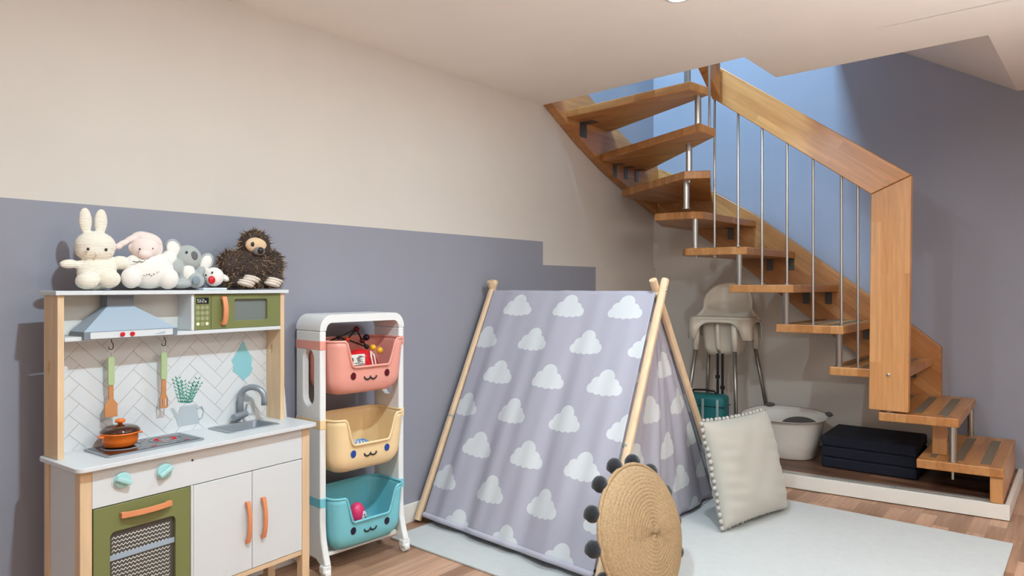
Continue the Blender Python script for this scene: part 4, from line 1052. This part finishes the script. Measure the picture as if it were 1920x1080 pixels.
# ground sheet and ties
mb = MB(); mb.poly([(.09, 2.2, .0125), (.985, 2.14, .0125), (.94, 3.28, .0125), (.09, 3.12, .0125)]); TT(mb).build('ground_sheet', mat('sheet_grey', (170, 166, 178), .9), tent, solid=.003)
for foot, ap, t_ in ((FA, AP_A, .42), (FB, AP_B, .42)):
    p = foot.lerp(ap, t_); off = Vector((.012, 0, 0)) if foot is FB else Vector((0, 0, 0))
    mb = MB(); d = (ap - foot).normalized(); s1 = d.cross(Vector((1, 0, 0))).normalized(); s2 = d.cross(s1).normalized()
    for k in range(2): mb.tube([p + off + d * k * .006 + (s1 * math.cos(a) + s2 * math.sin(a)) * .017 for a in [j * PI / 8 for j in range(16)]], .0022, 5, closed=True)
    mb.tube([p + off + Vector((0, -.015, 0)), p + off + Vector((-.012, -.028, -.03)), p + off + Vector((-.008, -.03, -.07))], .002, 5); TT(mb).build('tie', M['strap'], tent)

# ------------------------------------------------------------------ cushions
def pillow_mesh(w_, h_, th, wr=.006, seed=0):
    rr = random.Random(seed); n = 44; mb = MB(); F = {}; top = []; botm = []
    for sgn, store in ((1, top), (-1, botm)):
        for j in range(n + 1):
            row = []
            for i in range(n + 1):
                u = 2 * i / n - 1; v = 2 * j / n - 1
                e = (max(0, 1 - u ** 4) * max(0, 1 - v ** 4)) ** .55
                px_ = u * w_ / 2 * (1 - .05 * (1 - v * v) * 0 - .045 * (1 - (abs(v)) ** 2)); py_ = v * h_ / 2 * (1 - .045 * (1 - abs(u) ** 2))
                edge = min(i, j, n - i, n - j) == 0
                wrk = wr * (math.sin(v * 26 + u * 4 + seed) * max(0, abs(u) - .35) + math.sin(u * 9 - v * 7 + 2) * .25 + .8 * math.sin(v * 9 + u * 5 + 1) * (.5 - .3 * v) * .6) * (0 if edge else 1) * e
                if sgn == -1 and edge: row.append(top[j][i])
                else: row.append(mb.v((px_, sgn * (th / 2 * e) + wrk * sgn, py_)))
            store.append(row)
    for store, fl in ((top, 1), (botm, 0)):
        for j in range(n):
            for i in range(n):
                q = [store[j][i], store[j][i + 1], store[j + 1][i + 1], store[j + 1][i]]; mb._f(q if fl else q[::-1])
    return mb
pw, ph_ = .50, .47
Bm = Vector((1.148, 2.90, .010)); En = Vector((1.262, 3.39, .010)); ax = (En - Bm).normalized()
ang = math.atan2(ax.y, ax.x)
pil = thing('throw_pillow', 'square light grey cushion with pom-pom trim leaning on the right side of the tent', 'cushion', (Bm + En) / 2 + Vector((-.012, 0, 0)))
pil.rotation_euler = Euler((0, 0, ang)); 
lean = math.radians(14)
PMX = Matrix.Translation((0, .020, ph_ / 2 * math.cos(lean) + .008)) @ Matrix.Rotation(-lean, 4, 'X')
mb = pillow_mesh(pw, ph_, .15, .006, 3); bmesh.ops.transform(mb.bm, matrix=PMX, verts=mb.bm.verts); mb.build('cover', M['pillow'], pil, smooth=True)
pm = MB(); pm.ell((0, 0, 0), .0105, 10, 7); pm0 = pm.build('pompom', M['pom'], pil, smooth=True); first = True
def place_pom(u, v, sc=1):
    global first
    px_ = u * pw / 2 * (1 - .045 * (1 - v * v)); pz_ = v * ph_ / 2 * (1 - .045 * (1 - u * u))
    o = pm0 if first else pm0.copy()
    if not first: C.objects.link(o); o.parent = pil
    first = False
    o.location = PMX @ Vector((px_, random.uniform(-.004, .004), pz_)); o.scale = (sc,) * 3
for k in range(17): place_pom(-1.02, -.95 + k * .119, random.uniform(.85, 1.1))
for k in range(16): place_pom(-.93 + k * .118, 1.02, random.uniform(.75, .95))
for k in range(12): place_pom(-.9 + k * .118, -.99, random.uniform(.6, .8))
# jute cushion
jr = .225
jut = thing('jute_cushion', 'round woven jute cushion edged with black pom-poms leaning on the front tent pole', 'cushion', (1.235, 2.09, .010))
jut.rotation_euler = Euler((0, 0, math.radians(-4)))
jl = math.radians(15)
JM = Matrix.Translation((-.01, 0, jr * math.cos(jl) + .012)) @ Matrix.Rotation(-jl, 4, 'Y')
mb = MB(); nr, na = 90, 160
for side in (1, -1):
    G = []
    for i in range(nr + 1):
        r_ = jr * i / nr; row = []
        e = max(0, 1 - (i / nr) ** 3.2) ** .6
        for j in range(na):
            a = 2 * PI * j / na
            rope = .0020 * abs(math.sin((r_ / .0125 + a / (2 * PI)) * PI)) + .0012 * math.sin(a * 46 + r_ * 900)
            x = side * (.052 * e + rope + .003 * math.sin(3 * a + 1) * e); row.append(mb.v((x, r_ * math.cos(a), r_ * math.sin(a))))
        G.append(row)
    for i in range(nr): 
        for j in range(na): mb._f([G[i][j], G[i][(j + 1) % na], G[i + 1][(j + 1) % na], G[i + 1][j]])
bmesh.ops.transform(mb.bm, matrix=JM, verts=mb.bm.verts)
jm = mat('jute', (182, 152, 114), .9, bump=.8, bscale=260, var=.40, vscale=130)
mb.build('woven_cover', jm, jut, smooth=True)
mb = MB(); mb.tube([JM @ Vector((0, (jr + .004) * math.cos(a), (jr + .004) * math.sin(a))) for a in [k * PI / 40 for k in range(80)]], .007, 8, closed=True); mb.build('rim_braid', jm, jut, smooth=True)
pmb = MB(); pmb.ell((0, 0, 0), .028, 18, 12); p0_ = pmb.build('pompom', M['pomblack'], jut, smooth=True)
tx = bpy.data.textures.new('wool', 'CLOUDS'); tx.noise_scale = .012
dm = p0_.modifiers.new('d', 'DISPLACE'); dm.texture = tx; dm.strength = .006
for k in range(14):
    a = math.radians(100 + k * 360 / 14)
    if math.sin(a) < -.86: continue
    o = p0_ if k == 0 else p0_.copy()
    if k: C.objects.link(o); o.parent = jut
    o.location = JM @ Vector((-.022, (jr + .014) * math.cos(a), (jr + .014) * math.sin(a)))

# ------------------------------------------------------------------ under the stairs
# high chair
hc = thing('high_chair', 'cream plastic high chair on slanted metal legs under the staircase', 'high chair', (.620, 4.265, .0705), math.radians(8))
# local frame: x to the right along the platform, y towards the back wall
feet = [(-.235, -.17), (.115, -.20), (.235, .245), (-.19, .20)]
tops = [(-.15, -.13), (.085, -.14), (.14, .13), (-.14, .11)]
for i, ((fx0, fy0), (tx0, ty0)) in enumerate(zip(feet, tops)):
    mb = MB(); mb.tube([(fx0, fy0, .0), (tx0, ty0, .66)], .0125, 14); lg = mb.build('leg', M['hctube'], hc, smooth=True)
    mb = MB(); mb.tube([(fx0, fy0, .0), (fx0 + (tx0 - fx0) * .04, fy0 + (ty0 - fy0) * .04, .026)], .015, 14); mb.build('foot_cap', M['dark'], lg, smooth=True)
    mb = MB(); mb.tube([(fx0 + (tx0 - fx0) * .92, fy0 + (ty0 - fy0) * .92, .607), (tx0, ty0, .80)], [.019, .022], 16); mb.build('leg_sleeve', M['hcplastic'], lg, smooth=True)
# seat shell: deck with apron, bowl and rounded back
mb = MB()
n = 20
O = dens(rrect(-.195, -.165, .185, .145, .05, 6), .02); I = rrect(-.125, -.125, .115, .10, .06, 6)
A = [mb.v((x, y, .80)) for x, y in O]; B = [mb.v((x * .965, y * .965, .815)) for x, y in O]; Cc = [mb.v((x * .66 - .003, y * .74, .812)) for x, y in O]; I = [(x * .66 - .003, y * .74) for x, y in O]
ringfaces(mb, A, B); ringfaces(mb, B, Cc)
D = [mb.v((x * .86 - .002, y * .86, .62)) for x, y in I]; E_ = [mb.v((x * .7, y * .7, .575)) for x, y in I]
ringfaces(mb, Cc, D); ringfaces(mb, D, E_); mb._f(E_)
seat = mb.build('seat', M['hcplastic'], hc, smooth=True, solid=.005)
# apron around the deck, arched between the legs
mb = MB()
path = O; k = len(path); TOPv = []; BOTv = []
for (x, y) in path:
    ux = min(1, abs(x + .005) / .14); uy = min(1, abs(y + .01) / .12); corner = min(ux, uy) if True else 0
    dep = .022 + .105 * max(0, (ux * uy)) ** 5
    TOPv.append(mb.v((x, y, .805))); BOTv.append(mb.v((x * 1.05, y * 1.05, .805 - dep)))
ringfaces(mb, TOPv, BOTv); mb.build('apron', M['hcplastic'], hc, smooth=True, solid=.005)
mb = MB(); G = []
for j in range(15):
    v = j / 14; row = []
    for i in range(17):
        u = 2 * i / 16 - 1
        hw = .155 if v < .45 else .155 * math.sqrt(max(.0, 1 - ((v - .45) / .55) ** 2))
        hw = max(hw, .012); sidefl = 1 + .35 * max(0, .25 - v) / .25 * abs(u)
        row.append(mb.v((-.005 + u * hw * sidefl, .105 + .025 * v - .055 * (u * hw / .128) ** 2 * (1 - .25 * v), .80 + .235 * v)))
    G.append(row)
for j in range(14):
    for i in range(16): mb._f([G[j][i], G[j][i + 1], G[j + 1][i + 1], G[j + 1][i]])
mb.build('backrest', M['hcplastic'], hc, smooth=True, solid=.012)
mb = MB(); mb.tube([(-.02, -.13, .808), (-.02, -.128, .72), (-.02, -.115, .63), (-.02, -.09, .60)], .014, 12); mb.build('crotch_post', M['hcplastic'], hc, smooth=True)
for dx_, L_ in ((-.03, .25), (.0, .36)):
    mb = MB(); mb.box((dx_ - .008, -.093, .58 - L_), (dx_ + .008, -.090, .60)); mb.box((dx_ - .013, -.098, .58 - L_ * .6), (dx_ + .013, -.085, .58 - L_ * .6 + .02)); mb.build('harness_strap', M['black'], hc)
# teal bag
bag = thing('cool_bag', 'dark teal zip bag with grey straps on the platform under the high chair', 'bag', (.655, 3.875, .0705), math.radians(6))
mb = MB(); mb.box((-.125, -.07, .002), (.125, .07, .375)); bb = mb.build('bag_body', M['tealbag'], bag, bev=.03, seg=5)
mb = MB(); mb.box((-.127, -.072, .31), (.127, .072, .314)); mb.build('zip', M['dark'], bag)
for x in (-.0, .085): mb = MB(); mb.box((x, -.074, .02), (x + .014, -.0705, .355)); mb.build('strap', M['strap'], bag)
mb = MB(); mb.tube([(-.09, 0, .372), (-.07, 0, .392), (.0, -.01, .398), (.05, 0, .392), (.07, 0, .372)], .006, 8); mb.build('carry_handle', M['black'], bag, smooth=True)
# baby bath
bath = thing('baby_bath', 'cream plastic baby bath with grey grips on the platform beside the high chair', 'baby bath', (.985, 4.245, .0706), math.radians(3))
mb = MB(); N_ = 56
def bo(a, sx_, sy_, k=0): 
    x = math.cos(a); y = math.sin(a); r_ = (abs(x) ** 2.6 + abs(y) ** 2.6) ** (-1 / 2.6)
    return Vector((x * r_ * sx_, y * r_ * sy_))
rings = []
for sx_, sy_, z in ((.17, .13, .0), (.178, .138, .008), (.19, .148, .08), (.215, .165, .20), (.232, .178, .222), (.246, .190, .225), (.250, .194, .216), (.247, .191, .222)):
    ring = []
    for j in range(N_):
        a = 2 * PI * j / N_; p = bo(a, sx_, sy_); zz_ = z + (.035 * max(0, p.y / .19) ** 2 + .012 * abs(p.x / .25) ** 3 if z > .15 else 0)
        ring.append(mb.v((p.x, p.y, zz_)))
    rings.append(ring)
# outside to rim then inside
prof_in = [(.236, .180, .226), (.222, .168, .20), (.20, .15, .09), (.18, .135, .02), (.165, .12, .010)]
outer = rings[:6]
for A, B in zip(outer, outer[1:]): ringfaces(mb, A, B)
mb._f(outer[0][::-1]); prev = outer[-1]
for sx_, sy_, z in prof_in:
    ring = []
    for j in range(N_):
        a = 2 * PI * j / N_; p = bo(a, sx_, sy_); zz_ = z + (.035 * max(0, p.y / .19) ** 2 + .012 * abs(p.x / .25) ** 3 if z > .15 else 0); ring.append(mb.v((p.x, p.y, zz_)))
    ringfaces(mb, prev, ring); prev = ring
mb._f(prev); mb.build('tub', M['tube'], bath, smooth=True)
mb = MB(); mb.ell((.075, .06, .165), (.112, .012, .075), 32, 14, mx=Matrix.Rotation(-.85, 3, 'X')); mb.build('back_support', M['bathgrey'], bath, smooth=True)
for x, y in ((-.13, .165), (.235, .085)):
    mb = MB(); mb.ell((x, y, .262 if x < 0 else .252), (.032, .017, .013), 16, 10, mx=Matrix.Rotation(.5 if x < 0 else -.9, 3, 'Z')); mb.build('grip', M['bathgrey'], bath, smooth=True)
# navy folded mattress
fm = thing('folding_mattress', 'dark navy foam play mattress folded in three layers under the lowest steps', 'mattress', (1.50, 4.205, .0706), math.radians(2))
for k in range(3):
    mb = MB(); mb.box((-.262, -.145, .0), (.20, .25, .0)) if False else mb.box((-.262, -.115, k * .0595 + .0003), (.205, .28, (k + 1) * .0595))
    mb.build('foam_layer', M['navy'], fm, bev=.012, seg=3)
# crumpled paper scrap
mb = MB(); rr = random.Random(8)
pts = [(x * .012, rr.uniform(-.006, .006), rr.uniform(.001, .006)) for x in range(9)]
mb.tube(pts, [.003] + [rr.uniform(.003, .006) for _ in range(7)] + [.002], 7); o = mb.build('paper_scrap', M['white']); sp_ = onz(1565, 868, .07); o.location = (sp_.x, sp_.y - .01, .0745)
tag(o, 'small crumpled white scrap on the platform in front of the navy mattress', 'paper scrap')
